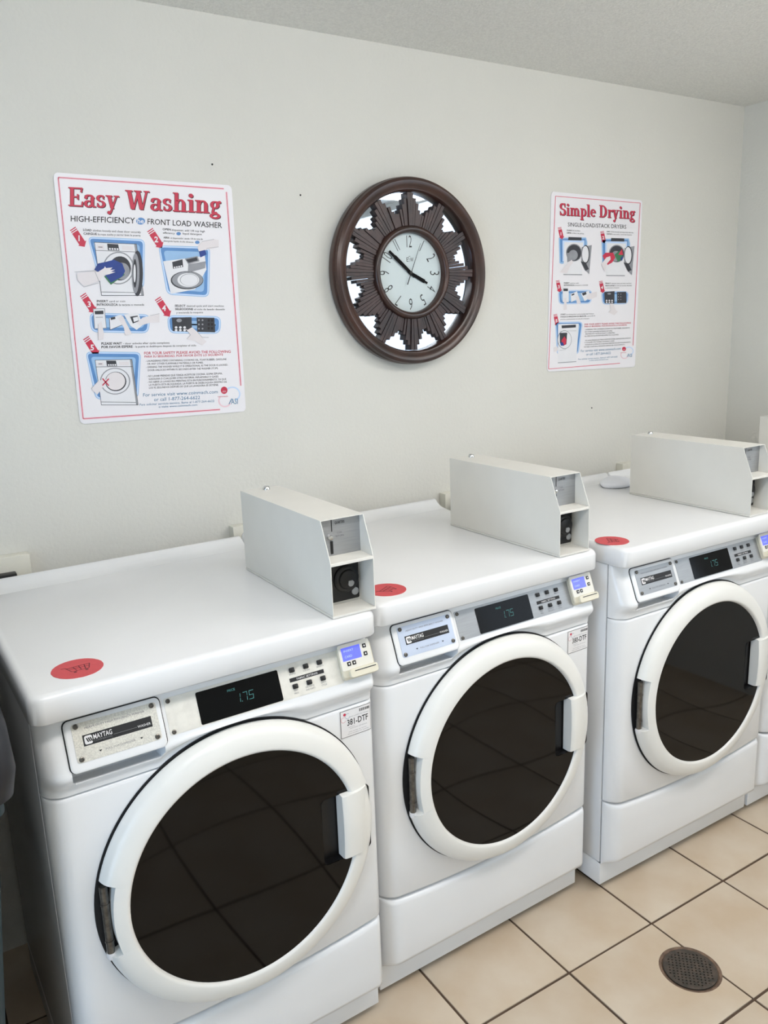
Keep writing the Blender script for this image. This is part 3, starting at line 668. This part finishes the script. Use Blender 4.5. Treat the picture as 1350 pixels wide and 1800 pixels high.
def step_text(q, e, mb, t, L, Rr, h, b):
    if t in ('OPEN', 'SELECT', 'PLEASE WAIT', 'START') or (t == 'LOAD' and mb.v):      # a new step starts a new text block
        mb.build('instruction_text', e); mb = MB()
    q.text(mb, t, L, Rr, h, M_ink, 2, b)
    return mb
P1 = Poster('white EASY WASHING instruction poster left of the clock', .5255, 1.7215, -.0103, [(80, 290, .266667), (80, 510, .266667)])
P1.ts = 1.0; e = P1.e
mb = MB(); q = P1
q.k = 0
for off, m, t in ((9, M_ppink, 14), (0, M_pred, 4)):
    q.k = 0; q.line(mb, [(83, 82), (1175, 157)], m, 1 if t > 5 else 2, t); q.line(mb, [(83, 82), (248, 1673)], m, 1 if t > 5 else 2, t); q.line(mb, [(1192, 178), (1287, 1455)], m, 1 if t > 5 else 2, t)
    q.k = 1; q.line(mb, [(248, 848), (1150, 787)], m, 1 if t > 5 else 2, t)
mb.build('border_line', e)
q.k = 0
q.title('Easy Washing', (148, 270), (1163, 322), 125)
mb = MB(); q.text(mb, 'HIGH-EFFICIENCY', (166, 372), (590, 386), 38, M_ink, 2, .006); q.text(mb, 'FRONT LOAD WASHER', (672, 390), (1163, 416), 36, M_ink, 2, .006)
q.ell(mb, 627, 370, 29, 23, M_pblue, 2); q.text(mb, 'he', (605, 383), (648, 384), 30, M_pwht, 3, .02); mb.build('subtitle', e)
q.arrow(258, 540, 1); q.arrow(767, 548, 2)
mb = MB()
for t, L, Rr, h, b in (('LOAD', (248, 434), (303, 437), 14, .02), ('clothes loosely and close door securely', (312, 438), (628, 450), 14, 0), ('CARGUE', (250, 459), (338, 462), 14, .02), ('la ropa suelta y cerrar bien la puerta', (346, 463), (626, 471), 13, 0),
                       ('OPEN', (772, 430), (825, 432), 13, .02), ('dispenser, add 1/8 cup high', (832, 434), (1050, 444), 13, 0), ('efficiency', (774, 453), (852, 457), 13, 0), ('liquid detergent', (904, 458), (1030, 463), 13, 0), ('ABRA', (777, 484), (817, 486), 12, .02), ('el dispensador, anada 1/8 de taza de', (824, 487), (1036, 494), 11, 0), ('detergente liquido de alta eficiencia', (778, 505), (975, 514), 11, 0)): mb = step_text(q, e, mb, t, L, Rr, h, b)
for x, y in ((877, 453), (1000, 510)): q.ell(mb, x, y, 15, 11, M_pblue, 2, 14)
mb.build('instruction_text', e)
def washer_art(mb, q, x0, y0, x1, y1, y2, sk, door_open):
    """front-loader drawing: top left (x0,y0), top right (x1,y1), height to y2, sk = sideways drift towards the bottom"""
    f = lambda u, v: (x0+(x1-x0)*u+sk*v, y0+(y1-y0)*u*(1-v)+(y2-y0)*v)
    q.poly(mb, [f(0, 0), f(1, 0), f(1, 1), f(0, 1)], M_pdk, 5); q.poly(mb, [f(.012, .01), f(.94, .01), f(.94, .99), f(.012, .99)], M_pwht, 6)
    q.poly(mb, [f(.94, .01), f(.99, .01), f(.99, .99), f(.94, .99)], M_pgry, 6)
    q.line(mb, [f(.01, .155), f(.98, .16)], M_pdk, 7, 3); q.line(mb, [f(.01, .93), f(.94, .94)], M_pdk, 7, 3)
    q.poly(mb, [f(.30, .02), f(.56, .025), f(.57, .145), f(.30, .145)], M_pdk, 7)
    for k in range(4): q.poly(mb, [f(.33+.06*k, .10), f(.37+.06*k, .10), f(.37+.06*k, .135), f(.33+.06*k, .135)], M_pwht, 8)
    q.poly(mb, [f(.05, .05), f(.22, .05), f(.22, .13), f(.05, .13)], M_pskin, 7); q.line(mb, [f(.08, .09), f(.18, .09)], M_pdk, 8, 4)
    q.poly(mb, [f(.64, .05), f(.90, .055), f(.90, .13), f(.64, .13)], M_pskin, 7)
    return f
mb = MB(); q.panel(mb, [(276, 472), (655, 490), (650, 815), (372, 835)], 26)
f = washer_art(mb, q, 320, 508, 600, 520, 862, 48, True)
q.ell(mb, 480, 680, 103, 108, M_pgry, 8); q.ell(mb, 480, 680, 95, 100, M_pwht, 9); q.ell(mb, 490, 682, 72, 80, M_pdk, 10); q.ell(mb, 502, 700, 52, 56, M_pgry, 11)
q.poly(mb, circ(605, 715, 36, 150, 30), M_pdk, 12); q.poly(mb, circ(592, 715, 26, 132, 30), M_pgry, 13); q.poly(mb, circ(588, 715, 14, 95, 24), M_pdk, 14); q.poly(mb, circ(586, 715, 8, 60, 20), M_pwht, 15)
q.poly(mb, [(385, 735), (430, 790), (520, 725), (500, 680)], M_pgrn, 15)
q.poly(mb, [(320, 690), (345, 650), (400, 638), (450, 625), (505, 650), (523, 700), (505, 735), (430, 775), (395, 730), (345, 705)], M_pnavy, 16)
q.poly(mb, [(205, 715), (320, 700), (345, 705), (385, 680), (390, 668), (398, 680), (440, 676), (425, 692), (458, 690), (430, 704), (460, 706), (420, 720), (380, 730), (355, 765), (250, 800), (210, 760)], M_pskin, 17)
q.line(mb, [(190, 705), (325, 697)], M_pgry, 18, 2); q.line(mb, [(250, 805), (350, 778)], M_pgry, 18, 2); q.line(mb, [(325, 705), (352, 770)], M_pgry, 18, 3)
mb.build('illustration', e)
mb = MB(); q.panel(mb, [(742, 530), (1085, 540), (1078, 872), (800, 855)], 26)
q.poly(mb, [(775, 635), (1050, 600), (1060, 690), (985, 820), (825, 850)], M_pwht, 6)
q.poly(mb, [(834, 640), (902, 622), (907, 672), (840, 685)], M_pdk, 7)
for k in range(4): q.poly(mb, [(845+15*k, 672-3*k), (855+15*k, 670-3*k), (855+15*k, 680-3*k), (845+15*k, 682-3*k)], M_pwht, 8)
q.poly(mb, [(917, 618), (1000, 600), (1015, 635), (940, 655)], M_pgry, 8); q.poly(mb, [(940, 655), (1055, 635), (1052, 680), (937, 710)], M_pgry, 8); q.poly(mb, [(925, 625), (995, 608), (1003, 630), (942, 645)], M_pdk, 9)
q.ell(mb, 932, 760, 108, 60, M_pdk, 7); q.ell(mb, 935, 758, 102, 55, M_pgry, 8); q.ell(mb, 940, 758, 72, 46, M_pwht, 9); q.ell(mb, 945, 757, 60, 40, M_pgry, 10); q.ell(mb, 946, 758, 57, 38, M_pwht, 11)
q.poly(mb, [(1010, 570), (1050, 560), (1060, 590), (1020, 610)], M_pnavy, 10)
q.poly(mb, [(1000, 545), (1030, 505), (1110, 490), (1140, 495), (1140, 540), (1060, 560), (1012, 575)], M_pskin, 9); q.line(mb, [(1030, 505), (1110, 490)], M_pgry, 10, 2); q.line(mb, [(1060, 550), (1140, 540)], M_pgry, 10, 2)
mb.build('illustration', e)
q.k = 1
q.arrow(325, 150, 3); q.arrow(818, 175, 4); q.arrow(345, 435, 5, 1.0)
mb = MB()
for t, L, Rr, h, b in (('INSERT', (338, 79), (412, 80), 14, .02), ('card or coin', (420, 80), (525, 79), 13, 0), ('INTRODUZCA', (338, 102), (476, 103), 14, .02), ('la tarjeta o moneda', (485, 103), (650, 102), 13, 0),
                       ('SELECT', (852, 109), (922, 110), 13, .02), ('desired cycle and start machine', (930, 110), (1175, 110), 12, 0), ('SELECCIONE', (854, 131), (972, 132), 13, .02), ('el ciclo de lavado deseado', (980, 132), (1182, 132), 12, 0), ('y encienda la maquina', (862, 154), (1038, 152), 12, 0),
                       ('PLEASE WAIT', (368, 360), (503, 358), 15, .02), ('- door unlocks after cycle completes', (512, 358), (817, 353), 13, 0), ('POR FAVOR ESPERE', (368, 383), (574, 379), 15, .02), ('- la puerta se desbloquea despues de completar el ciclo', (582, 379), (992, 370), 13, 0)): mb = step_text(q, e, mb, t, L, Rr, h, b)
mb.build('instruction_text', e)
mb = MB(); q.text(mb, 'FOR YOUR SAFETY PLEASE AVOID THE FOLLOWING', (650, 424), (1220, 413), 17, M_pred, 2, .012); q.text(mb, 'PARA SU SEGURIDAD, POR FAVOR EVITE LO SIGUIENTE', (652, 445), (1170, 432), 14, M_pred, 2, .01); mb.build('safety_heading', e)
mb = MB()
for t, L, Rr in (('- LAUNDERING ITEMS CONTAINING COOKING OIL, FOAM RUBBER, GASOLINE', (660, 473), (1192, 461)), ('OR ANY OTHER FLAMMABLE MATERIALS OR FUMES.', (670, 492), (1040, 484)), ('- OPENING THE WASHER WHILE IT IS OPERATIONAL AS THE DOOR IS LOCKED.', (662, 514), (1202, 498)), ('DOOR UNLOCKS WITHIN 92 SECONDS AFTER THE WASHER STOPS.', (674, 534), (1138, 520)),
                 ('- NO LAVAR PRENDAS QUE TENGA ACEITE DE COCINA, GOMA ESPUMA,', (668, 573), (1166, 555)), ('GASOLINA O CUALQUIER OTRO MATERIAL INFLAMABLE O GASES.', (680, 592), (1142, 575)), ('- NO ABRIR LA LAVADORA MIENTRAS ESTA EN FUNCIONAMIENTO, YA QUE', (672, 612), (1190, 592)), ('LA PUERTA ESTA BLOQUEADA. LA PUERTA SE DESBLOQUEA DENTRO DE', (682, 631), (1194, 610)), ('LOS 92 SEGUNDOS DESPUES DE QUE LA LAVADORA SE DETIENE.', (682, 650), (1140, 630))): q.text(mb, t, L, Rr, 12, M_ink, 2, 0)
mb.build('safety_text', e)
mb = MB()
for t, L, Rr, h in (('For service visit www.coinmach.com', (643, 702), (1135, 680), 22), ('or call 1-877-264-6622', (715, 732), (1018, 718), 22), ('Para solicitar servicio tecnico, llame al 1-877-264-6622', (620, 762), (1112, 737), 14), ('o visite www.coinmach.com', (746, 776), (1000, 762), 14)): q.text(mb, t, L, Rr, h, M_pteal, 2, 0)
mb.build('service_text', e)
def logo(q, e, x, y, k):
    mb = MB(); q.ell(mb, x, y, 22*k, 24*k, M_pred, 3)
    for i in range(3): q.line(mb, [(x-10*k+8*k*i, y+14*k), (x-5*k+8*k*i, y+2*k)], M_pwht, 4, 2*k)
    q.text(mb, 'coinmach', (x-42*k, y+46*k), (x+24*k, y+44*k), 10*k, M_pred, 3)
    def ringy(cx, cy, rx, ry, a0, a1, m):
        pts = circ(cx, cy, rx, ry, 18, a0, a1); q.line(mb, pts, m, 2, 9*k)
    ringy(x+55*k, y+25*k, 48*k, 45*k, -PI*.75, PI*.35, M_plb); ringy(x+5*k, y+68*k, 40*k, 40*k, PI*.15, PI*1.2, M_ppink)
    q.line(mb, [(x+32*k, y+92*k), (x+50*k, y+55*k)], M_pteal, 3, 5*k); q.text(mb, 'ASI', (x+45*k, y+92*k), (x+90*k, y+90*k), 36*k, M_pteal, 3)
    mb.build('company_logo', e)
logo(q, e, 1177, 660, 1.0)
mb = MB(); q.panel(mb, [(287, 148), (690, 160), (680, 285), (300, 278)], 30)
q.poly(mb, [(312, 122), (390, 120), (402, 252), (322, 256)], M_pgry, 6); q.poly(mb, [(316, 126), (386, 124), (398, 248), (326, 252)], M_pwht, 7); q.poly(mb, [(322, 138), (380, 135), (382, 158), (326, 160)], M_pdk, 8); q.line(mb, [(330, 180), (378, 178)], M_pgry, 8, 4)
q.poly(mb, [(343, 222), (368, 205), (385, 290), (380, 325), (345, 330)], M_pskin, 9); q.line(mb, [(345, 225), (347, 330)], M_pgry, 10, 2)
q.poly(mb, [(420, 185), (500, 160), (515, 225), (425, 262)], M_pwht, 7); q.poly(mb, [(428, 182), (458, 175), (460, 190), (430, 197)], M_pdk, 8); q.line(mb, [(420, 185), (425, 262), (515, 225)], M_pdk, 8, 3)
q.poly(mb, [(475, 185), (510, 170), (530, 215), (570, 290), (525, 300), (515, 245)], M_pskin, 9)
q.poly(mb, [(515, 160), (610, 150), (640, 230), (600, 262), (560, 235)], M_pwht, 7); q.poly(mb, [(556, 175), (606, 168), (615, 205), (575, 220)], M_pdk, 8); q.poly(mb, [(575, 182), (606, 175), (612, 200), (582, 210)], M_pwht, 9)
q.poly(mb, [(600, 215), (640, 180), (690, 170), (750, 155), (750, 212), (690, 215), (620, 235)], M_pskin, 9); q.line(mb, [(690, 168), (750, 155)], M_pgry, 10, 2)
mb.build('illustration', e)
mb = MB(); q.panel(mb, [(800, 165), (1158, 172), (1152, 288), (812, 285)], 30)
q.poly(mb, [(832, 182), (962, 178), (965, 275), (838, 270)], M_pdk, 6); q.poly(mb, [(995, 180), (1112, 182), (1118, 278), (1000, 275)], M_pdk, 6)
for r in range(2):
    for k in range(3): q.ell(mb, 860+28*k, 246+18*r, 9, 8, M_pwht, 8, 10)
for r in range(3):
    for k in range(2): q.ell(mb, 1010+24*k, 198+28*r, 6, 6, M_pgry, 8, 8)
    for k in range(2): q.poly(mb, [(1068+22*k, 192+26*r), (1082+22*k, 192+26*r), (1082+22*k, 208+26*r), (1068+22*k, 208+26*r)], M_ink, 8)
q.ell(mb, 880, 200, 18, 12, M_pgry, 8, 12)
q.poly(mb, [(918, 250), (935, 262), (965, 245), (1000, 275), (1030, 310), (1060, 340), (1030, 365), (985, 335), (930, 325), (955, 295)], M_pskin, 9); q.line(mb, [(918, 250), (955, 295), (930, 322)], M_pgry, 10, 2); q.line(mb, [(1000, 275), (1030, 310), (1075, 312)], M_pgry, 10, 2)
mb.build('illustration', e)
mb = MB(); q.panel(mb, [(262, 405), (630, 408), (612, 715), (330, 722)], 26)
f = washer_art(mb, q, 325, 460, 570, 455, 758, 42, False)
q.ell(mb, 458, 600, 100, 88, M_pgry, 8); q.ell(mb, 458, 600, 92, 82, M_pwht, 9); q.ell(mb, 462, 602, 70, 64, M_pdk, 10); q.ell(mb, 460, 600, 64, 59, M_pskin, 11)
q.poly(mb, [(300, 650), (345, 600), (385, 585), (415, 595), (380, 635), (340, 690)], M_pskin, 12); q.line(mb, [(300, 650), (345, 600)], M_pgry, 13, 2)
q.line(mb, [(374, 582), (416, 630)], M_pred, 14, 8); q.line(mb, [(416, 584), (374, 628)], M_pred, 14, 8)
mb.build('illustration', e)

P2 = Poster('white SIMPLE DRYING instruction poster right of the clock', 2.145, 1.7600, -.0179, [(940, 330, .148148), (940, 480, .148148)])
P2.ts = 1.2; e = P2.e; q = P2
mb = MB()
for m, t, ly in ((M_ppink, 12, 1), (M_pred, 5, 2)):
    q.k = 0; q.line(mb, [(245, 100), (1250, 182)], m, ly, t); q.line(mb, [(245, 100), (163, 2150)], m, ly, t); q.line(mb, [(1250, 182), (1165, 1872)], m, ly, t)
    q.k = 1; q.line(mb, [(163, 1138), (1010, 1070)], m, ly, t)
mb.build('border_line', e)
q.k = 0
q.title('Simple Drying', (292, 326), (1195, 372), 145)
mb = MB(); q.text(mb, 'SINGLE-LOAD/STACK DRYERS', (392, 458), (1085, 487), 46, M_ink, 2, .004); mb.build('subtitle', e)
q.arrow(325, 612, 1, 1.0, 35, 150); q.arrow(825, 660, 2, 1.0, 30, 150)
mb = MB()
for t, L, Rr, h, b in (('CLEAN', (378, 512), (438, 515), 15, .02), ('the lint filter', (446, 515), (540, 518), 14, 0), ('LIMPIE', (378, 542), (432, 546), 15, .02), ('el filtro de pelusa', (440, 546), (582, 552), 14, 0), ('LOAD', (852, 526), (890, 528), 14, .02), ('clothes loosely and close door securely', (898, 528), (1170, 540), 13, 0), ('CARGUE', (852, 555), (912, 557), 14, .02), ('la ropa suelta y cerrar bien la puerta', (918, 557), (1150, 566), 13, 0)): mb = step_text(q, e, mb, t, L, Rr, h, b)
mb.build('instruction_text', e)
def dryer_art(q, x, y, red):
    mb = MB(); q.poly(mb, [(x-55, y+10), (x+270, y+5), (x+285, y+60), (x+275, y+260), (x-20, y+320), (x-45, y+310)], M_pmid, 1); q.poly(mb, [(x-40, y+25), (x+262, y+22), (x+262, y+240), (x-30, y+300)], M_pblue, 2); q.poly(mb, [(x-10, y+40), (x+250, y+40), (x+250, y+230), (x-10, y+290)], M_plb, 3)
    q.poly(mb, [(x+10, y+60), (x+235, y+65), (x+220, y+445), (x, y+445)], M_pwht, 5); q.line(mb, [(x, y+445), (x+222, y+447)], M_pgry, 6, 10)
    q.poly(mb, [(x+60, y), (x+215, y+5), (x+215, y+42), (x+55, y+38)], M_pdk, 7)
    q.ell(mb, x+125, y+185, 95, 105, M_pgry, 7); q.ell(mb, x+125, y+187, 85, 95, M_pdk, 8); q.ell(mb, x+115, y+215, 55, 62, M_pgry, 9)
    q.poly(mb, [(x+215, y+120), (x+335, y+95), (x+305, y+440), (x+270, y+400), (x+210, y+290)], M_pgry, 10); q.poly(mb, circ(x+262, y+205, 48, 110, 24), M_pdk, 11); q.poly(mb, circ(x+258, y+205, 40, 98, 24), M_pwht, 12)
    q.poly(mb, [(x+205, y+290), (x+262, y+300), (x+300, y+380), (x+260, y+400)], M_pdk, 12)
    if red:
        q.poly(mb, [(x+95, y+200), (x+140, y+160), (x+190, y+150), (x+195, y+230), (x+140, y+285)], M_pgrn, 12); q.poly(mb, [(x+140, y+200), (x+185, y+130), (x+200, y+200)], M_pred, 13); q.poly(mb, [(x+165, y+240), (x+200, y+210), (x+185, y+275)], M_pnavy, 13)
        q.poly(mb, [(x-45, y+210), (x-10, y+175), (x+80, y+175), (x+105, y+230), (x+70, y+290), (x+15, y+320), (x-20, y+260)], M_pred, 14); q.poly(mb, [(x-60, y+310), (x, y+230), (x+45, y+215), (x+50, y+255), (x+10, y+300), (x-20, y+400)], M_pskin, 15)
    else:
        q.poly(mb, [(x-45, y+420), (x+30, y+330), (x+95, y+270), (x+115, y+300), (x+70, y+360), (x+40, y+430)], M_pskin, 14); q.poly(mb, [(x+40, y+190), (x+110, y+180), (x+110, y+270), (x+45, y+300)], M_pgry, 12)
    mb.build('illustration', e)
dryer_art(q, 338, 585, False); dryer_art(q, 845, 597, True)
q.k = 1
q.arrow(298, 230, 3, 1.0, 30, 150); q.arrow(810, 238, 4, 1.0, 30, 150); q.arrow(270, 632, 5, 1.0, 30, 150)
mb = MB()
for t, L, Rr, h, b in (('INSERT', (345, 125), (410, 126), 15, .02), ('card or coin', (418, 126), (520, 125), 14, 0), ('INTRODUZCA', (345, 152), (468, 152), 15, .02), ('la tarjeta o moneda', (476, 152), (630, 148), 14, 0), ('SELECT', (836, 128), (902, 129), 14, .02), ('desired cycle and start machine', (910, 129), (1145, 127), 13, 0), ('SELECCIONE', (836, 156), (945, 156), 14, .02), ('el ciclo de secado deseado', (952, 156), (1150, 154), 13, 0), ('y encienda la maquina', (836, 183), (1000, 180), 13, 0),
                       ('START', (305, 500), (365, 498), 16, .02), ('by closing door and pressing start button', (374, 498), (700, 488), 14, 0), ('PONGA LA MAQUINA EN MARCHA', (305, 528), (612, 518), 15, .02), ('cerrando la', (620, 518), (715, 512), 14, 0), ('puerta y presionando la tecla de arranque', (305, 556), (645, 545), 14, 0)): mb = step_text(q, e, mb, t, L, Rr, h, b)
mb.build('instruction_text', e)
mb = MB(); q.text(mb, 'FOR YOUR SAFETY PLEASE AVOID THE FOLLOWING', (590, 618), (1140, 600), 18, M_pred, 2, .012); q.text(mb, 'PARA SU SEGURIDAD, POR FAVOR EVITE LO SIGUIENTE', (590, 643), (1090, 625), 16, M_pred, 2, .01); mb.build('safety_heading', e)
mb = MB()
for t, L, Rr in (('- LAUNDERING ITEMS CONTAINING COOKING OIL, FOAM RUBBER, GASOLINE OR', (592, 678), (1125, 656)), ('ANY OTHER FLAMMABLE MATERIALS OR FUMES.', (592, 705), (920, 693)), ('- REACHING INTO THE DRYER WHILE IT IS OPERATING.', (592, 730), (950, 715)), ('ALL ITEMS SHOULD BE REMOVED AFTER THE CYCLE ENDS.', (590, 757), (995, 737)), ('- NO LAVAR PRENDAS QUE TENGA ACEITE DE COCINA, GOMA ESPUMA, GASOLINA', (590, 808), (1138, 778)), ('O CUALQUIER OTRO MATERIAL INFLAMABLE O GASES.', (590, 832), (945, 812)), ('- INTRODUCIR LA MANO EN LA SECADORA MIENTRAS ESTA EN FUNCIONAMIENTO.', (590, 858), (1138, 826)), ('NO DEJE LA ROPA EN LA SECADORA DESPUES DEL CICLO COMPLETO.', (585, 884), (1070, 855))): q.text(mb, t, L, Rr, 14, M_ink, 2, 0)
mb.build('safety_text', e)
mb = MB()
for t, L, Rr, h in (('For service visit www.coinmach.com', (545, 938), (1020, 908), 28), ('or call 1-877-264-6622', (610, 978), (900, 960), 28), ('Para solicitar servicio tecnico, llame al 1-877-264-6622', (515, 1030), (980, 1000), 16), ('o visite www.coinmach.com', (645, 1043), (870, 1030), 16)): q.text(mb, t, L, Rr, h, M_pteal, 2, 0)
mb.build('service_text', e)
logo(q, e, 1058, 900, 1.05)
mb = MB(); q.panel(mb, [(275, 205), (680, 200), (668, 362), (285, 372)], 34)
q.poly(mb, [(328, 168), (400, 168), (400, 345), (330, 345)], M_pwht, 7); q.poly(mb, [(336, 184), (390, 184), (390, 214), (338, 214)], M_pdk, 8); q.poly(mb, [(345, 300), (372, 290), (378, 430), (340, 440)], M_pskin, 9)
q.poly(mb, [(425, 250), (500, 215), (520, 300), (430, 345)], M_pwht, 7); q.poly(mb, [(432, 255), (465, 240), (468, 256), (436, 270)], M_pdk, 8); q.poly(mb, [(480, 280), (515, 270), (545, 360), (500, 370)], M_pskin, 9)
q.poly(mb, [(545, 240), (640, 210), (660, 280), (590, 335)], M_pwht, 7); q.poly(mb, [(555, 240), (605, 222), (612, 250), (570, 270)], M_pdk, 8); q.poly(mb, [(600, 285), (650, 240), (735, 220), (735, 280), (640, 320)], M_pskin, 9)
mb.build('illustration', e)
mb = MB(); q.panel(mb, [(788, 218), (1115, 215), (1105, 368), (800, 375)], 34)
q.poly(mb, [(822, 225), (945, 215), (942, 362), (828, 360)], M_pdk, 6); q.poly(mb, [(972, 225), (1082, 222), (1085, 355), (975, 358)], M_pdk, 6)
for r in range(2):
    for k in range(3): q.ell(mb, 850+32*k, 325+22*r, 10, 9, M_pwht, 8, 10)
for r in range(3):
    for k in range(2): q.ell(mb, 990+28*k, 250+32*r, 6, 6, M_pgry, 8, 8)
q.ell(mb, 880, 245, 22, 12, M_pgry, 8, 12)
q.poly(mb, [(885, 360), (930, 365), (960, 440), (985, 460), (940, 500), (870, 465), (900, 440)], M_pskin, 9); q.line(mb, [(885, 360), (900, 440), (870, 465)], M_pgry, 10, 2)
mb.build('illustration', e)
mb = MB(); q.panel(mb, [(240, 580), (570, 575), (520, 965), (262, 972)], 34)
q.poly(mb, [(275, 605), (520, 600), (490, 1050), (272, 1065)], M_pwht, 6); q.line(mb, [(272, 1065), (490, 1050)], M_pgry, 7, 8)
q.poly(mb, [(315, 622), (485, 612), (485, 645), (318, 656)], M_pdk, 8); q.line(mb, [(290, 690), (490, 685)], M_pgry, 8, 3); q.ell(mb, 350, 790, 85, 110, M_pgry, 7); q.ell(mb, 352, 790, 78, 103, M_pwht, 8)
q.poly(mb, [(292, 710), (382, 708), (372, 845), (330, 865), (295, 830)], M_pdk, 9); q.poly(mb, [(312, 800), (350, 750), (372, 790), (365, 845), (330, 862)], M_pred, 10); q.poly(mb, [(298, 825), (330, 820), (345, 860), (305, 862)], M_pnavy, 11); q.line(mb, [(290, 918), (370, 905)], M_pgry, 8, 3)
q.poly(mb, [(225, 885), (262, 865), (275, 900), (262, 930), (225, 935)], M_pskin, 10)
mb.build('illustration', e)

# ------------------------------------------------------------------ wall outlets, plugs, nails
OL = [(-.010, .128, 1.109, 'cream surface-mounted outlet box behind the nearest washer, at the left edge', True), (.672, .79, 1.089, 'cream surface-mounted outlet box behind the coin box nearest the camera', False),
      (1.427, 1.545, 1.082, 'cream surface-mounted outlet box below the clock, behind the second coin box', False), (2.282, 2.40, 1.083, 'cream surface-mounted outlet box below the drying poster', False)]
for x0, x1, zt, lab, pg in OL:
    e = tag(empty('outlet_box', ((x0+x1)/2, 0, zt-.057)), lab, 'outlet', 'outlet boxes behind the washers'); h = (x1-x0)/2
    MB().box(-h, h, -.034, 0, -.057, .057, M_outlet).build('housing', e, bevel=.003)
    for zz in (-.020, .024):
        MB().prism(rrect(-.016, .016, zz-.013, zz+.013, .005), .034, .0355, M_cream, TK).build('socket', e)
pe = tag(empty('power_plug', (.060, -.036, 1.052)), 'black power plug in the outlet at the left edge', 'plug')
MB().box(-.030, .030, -.028, 0, -.022, .020, M_black).build('plug_body', pe, bevel=.004)
MB().tube((0, -.018, -.02), (.004, -.012, -.16), .0045, M_black, 8).build('cord', pe, smooth=True)
pe = tag(empty('power_plug', (1.482, -.036, 1.040)), 'black power plug peeking out behind the second coin box', 'plug')
MB().box(-.020, .020, -.028, 0, -.024, .020, M_black).build('plug_body', pe, bevel=.004)
MB().tube((0, -.018, -.02), (.004, -.012, -.16), .0045, M_black, 8).build('cord', pe, smooth=True)
for (px, py), lab in (((373, 289), 'tiny black nail head above the washing poster'), ((1040, 717), 'tiny black nail hole below the drying poster'), ((528, 343), 'tiny black nail head between washing poster and clock')):
    p = wall_pt(px, py); n = MB().lathe([(.0026, 0), (.0024, .0014), (.0012, .0024), (.0003, .0026)], (0, 0, 0), (0, -1, 0), M_ink, 10, True).build('nail', smooth=True)
    n.location = p; tag(n, lab, 'nail', 'nails in the wall')

# white bundle on the third worktop, tucked behind its coin box
def bundle():
    bm = bmesh.new(); bmesh.ops.create_icosphere(bm, subdivisions=4, radius=1)
    for v in bm.verts:
        x, y, z = v.co; k = 1+.05*math.sin(4*x+2*y)+.03*math.sin(6*y-3*z+1)
        v.co = Vector((x*.058*k, y*.055*k, max(z, -.35)*.024*k+.009))
    zm = min(v.co.z for v in bm.verts)
    for v in bm.verts: v.co.z -= zm
    me = bpy.data.meshes.new('cloth_bundle'); bm.to_mesh(me); bm.free()
    me.polygons.foreach_set('use_smooth', [True]*len(me.polygons)); me.materials.append(mat('white_cloth', (236, 238, 244), .7, var=.03))
    o = bpy.data.objects.new('cloth_bundle', me); COL.objects.link(o); o.location = (2.055, -.205, H+.0008); return o
tag(bundle(), 'small smooth white bundle on the worktop, half hidden behind the third coin box', 'cloth')

# ------------------------------------------------------------------ floor drain
dr = tag(empty('floor_drain', (DRAIN[0], DRAIN[1], 0)), 'round dark perforated floor drain set among the beige tiles', 'drain')
rr = random.Random(4); NS = 64
oo = [(DR+.004)*(1+rr.uniform(-.012, .004)) for _ in range(NS)]; ii = [.066*(1+rr.uniform(-.02, .02)) for _ in range(NS)]
cs = [(math.cos(2*PI*i/NS), math.sin(2*PI*i/NS)) for i in range(NS)]
MB().loops([[(c*r, s_*r, -.0025) for (c, s_), r in zip(cs, oo)], [(c*r, s_*r, -.0008) for (c, s_), r in zip(cs, oo)], [(c*r, s_*r, -.0035) for (c, s_), r in zip(cs, ii)]], M_mortar, False, False).build('mortar_ring', dr, smooth=True)
MB().prism(circ(0, 0, .067, n=40), -.0024, -.0022, M_void, lambda u, v, d: Vector((u, v, d))).build('sump_shade', dr)  # thin black disc stands in for the shaded depth below the grate
mb = MB().lathe([(.066, -.0022), (.0665, .0005), (.0625, .0010), (.0580, .0006), (.0580, -.0022)], (0, 0, 0), (0, 0, 1), M_iron, 48)
for ang in (PI/4, -PI/4):
    c, s_ = math.cos(ang), math.sin(ang)
    for k in range(-6, 7):
        o_ = k*.0092; r = .0590
        if abs(o_) >= r: continue
        hl = math.sqrt(r*r-o_*o_)
        mb.box(-hl, hl, o_-.0027, o_+.0027, -.0020, .0004 if ang > 0 else .0003, M_iron, lambda v: Vector((v.x*c-v.y*s_, v.x*s_+v.y*c, v.z)))
mb.build('grate', dr)

# ------------------------------------------------------------------ wheeled rubbish bin at the left edge
bn = tag(empty('trash_bin', (-.450, -.475, 0)), 'dark teal wheeled bin with charcoal lid at the left edge beside the nearest washer', 'bin')
def rl(hx, hy, r, z, ox=0): return [(u+ox, v, z) for u, v in rrect(-hx, hx, -hy, hy, r, 6)]
MB().loops([rl(.285, .37, .03, .05), rl(.300, .38, .03, .07), rl(.378, .42, .03, .90), rl(.388, .427, .03, .905), rl(.388, .427, .03, .935), rl(.36, .38, .03, .94)], M_bin).build('body', bn, smooth=True, angle=40)
MB().loops([rl(.392, .431, .035, .925), rl(.404, .439, .035, .935), rl(.412, .445, .035, .98), rl(.408, .440, .04, 1.05), rl(.38, .41, .05, 1.10), rl(.28, .30, .05, 1.125), rl(.10, .10, .04, 1.135)], M_binlid).build('lid', bn, smooth=True, angle=50)
for sx in (-1, 1):
    MB().lathe([(.02, -.02), (.095, -.02), (.10, -.012), (.10, .012), (.095, .02), (.02, .02)], (sx*.24, .28, .10), (1, 0, 0), M_black, 24, True).build('wheel', bn, smooth=True, angle=40)
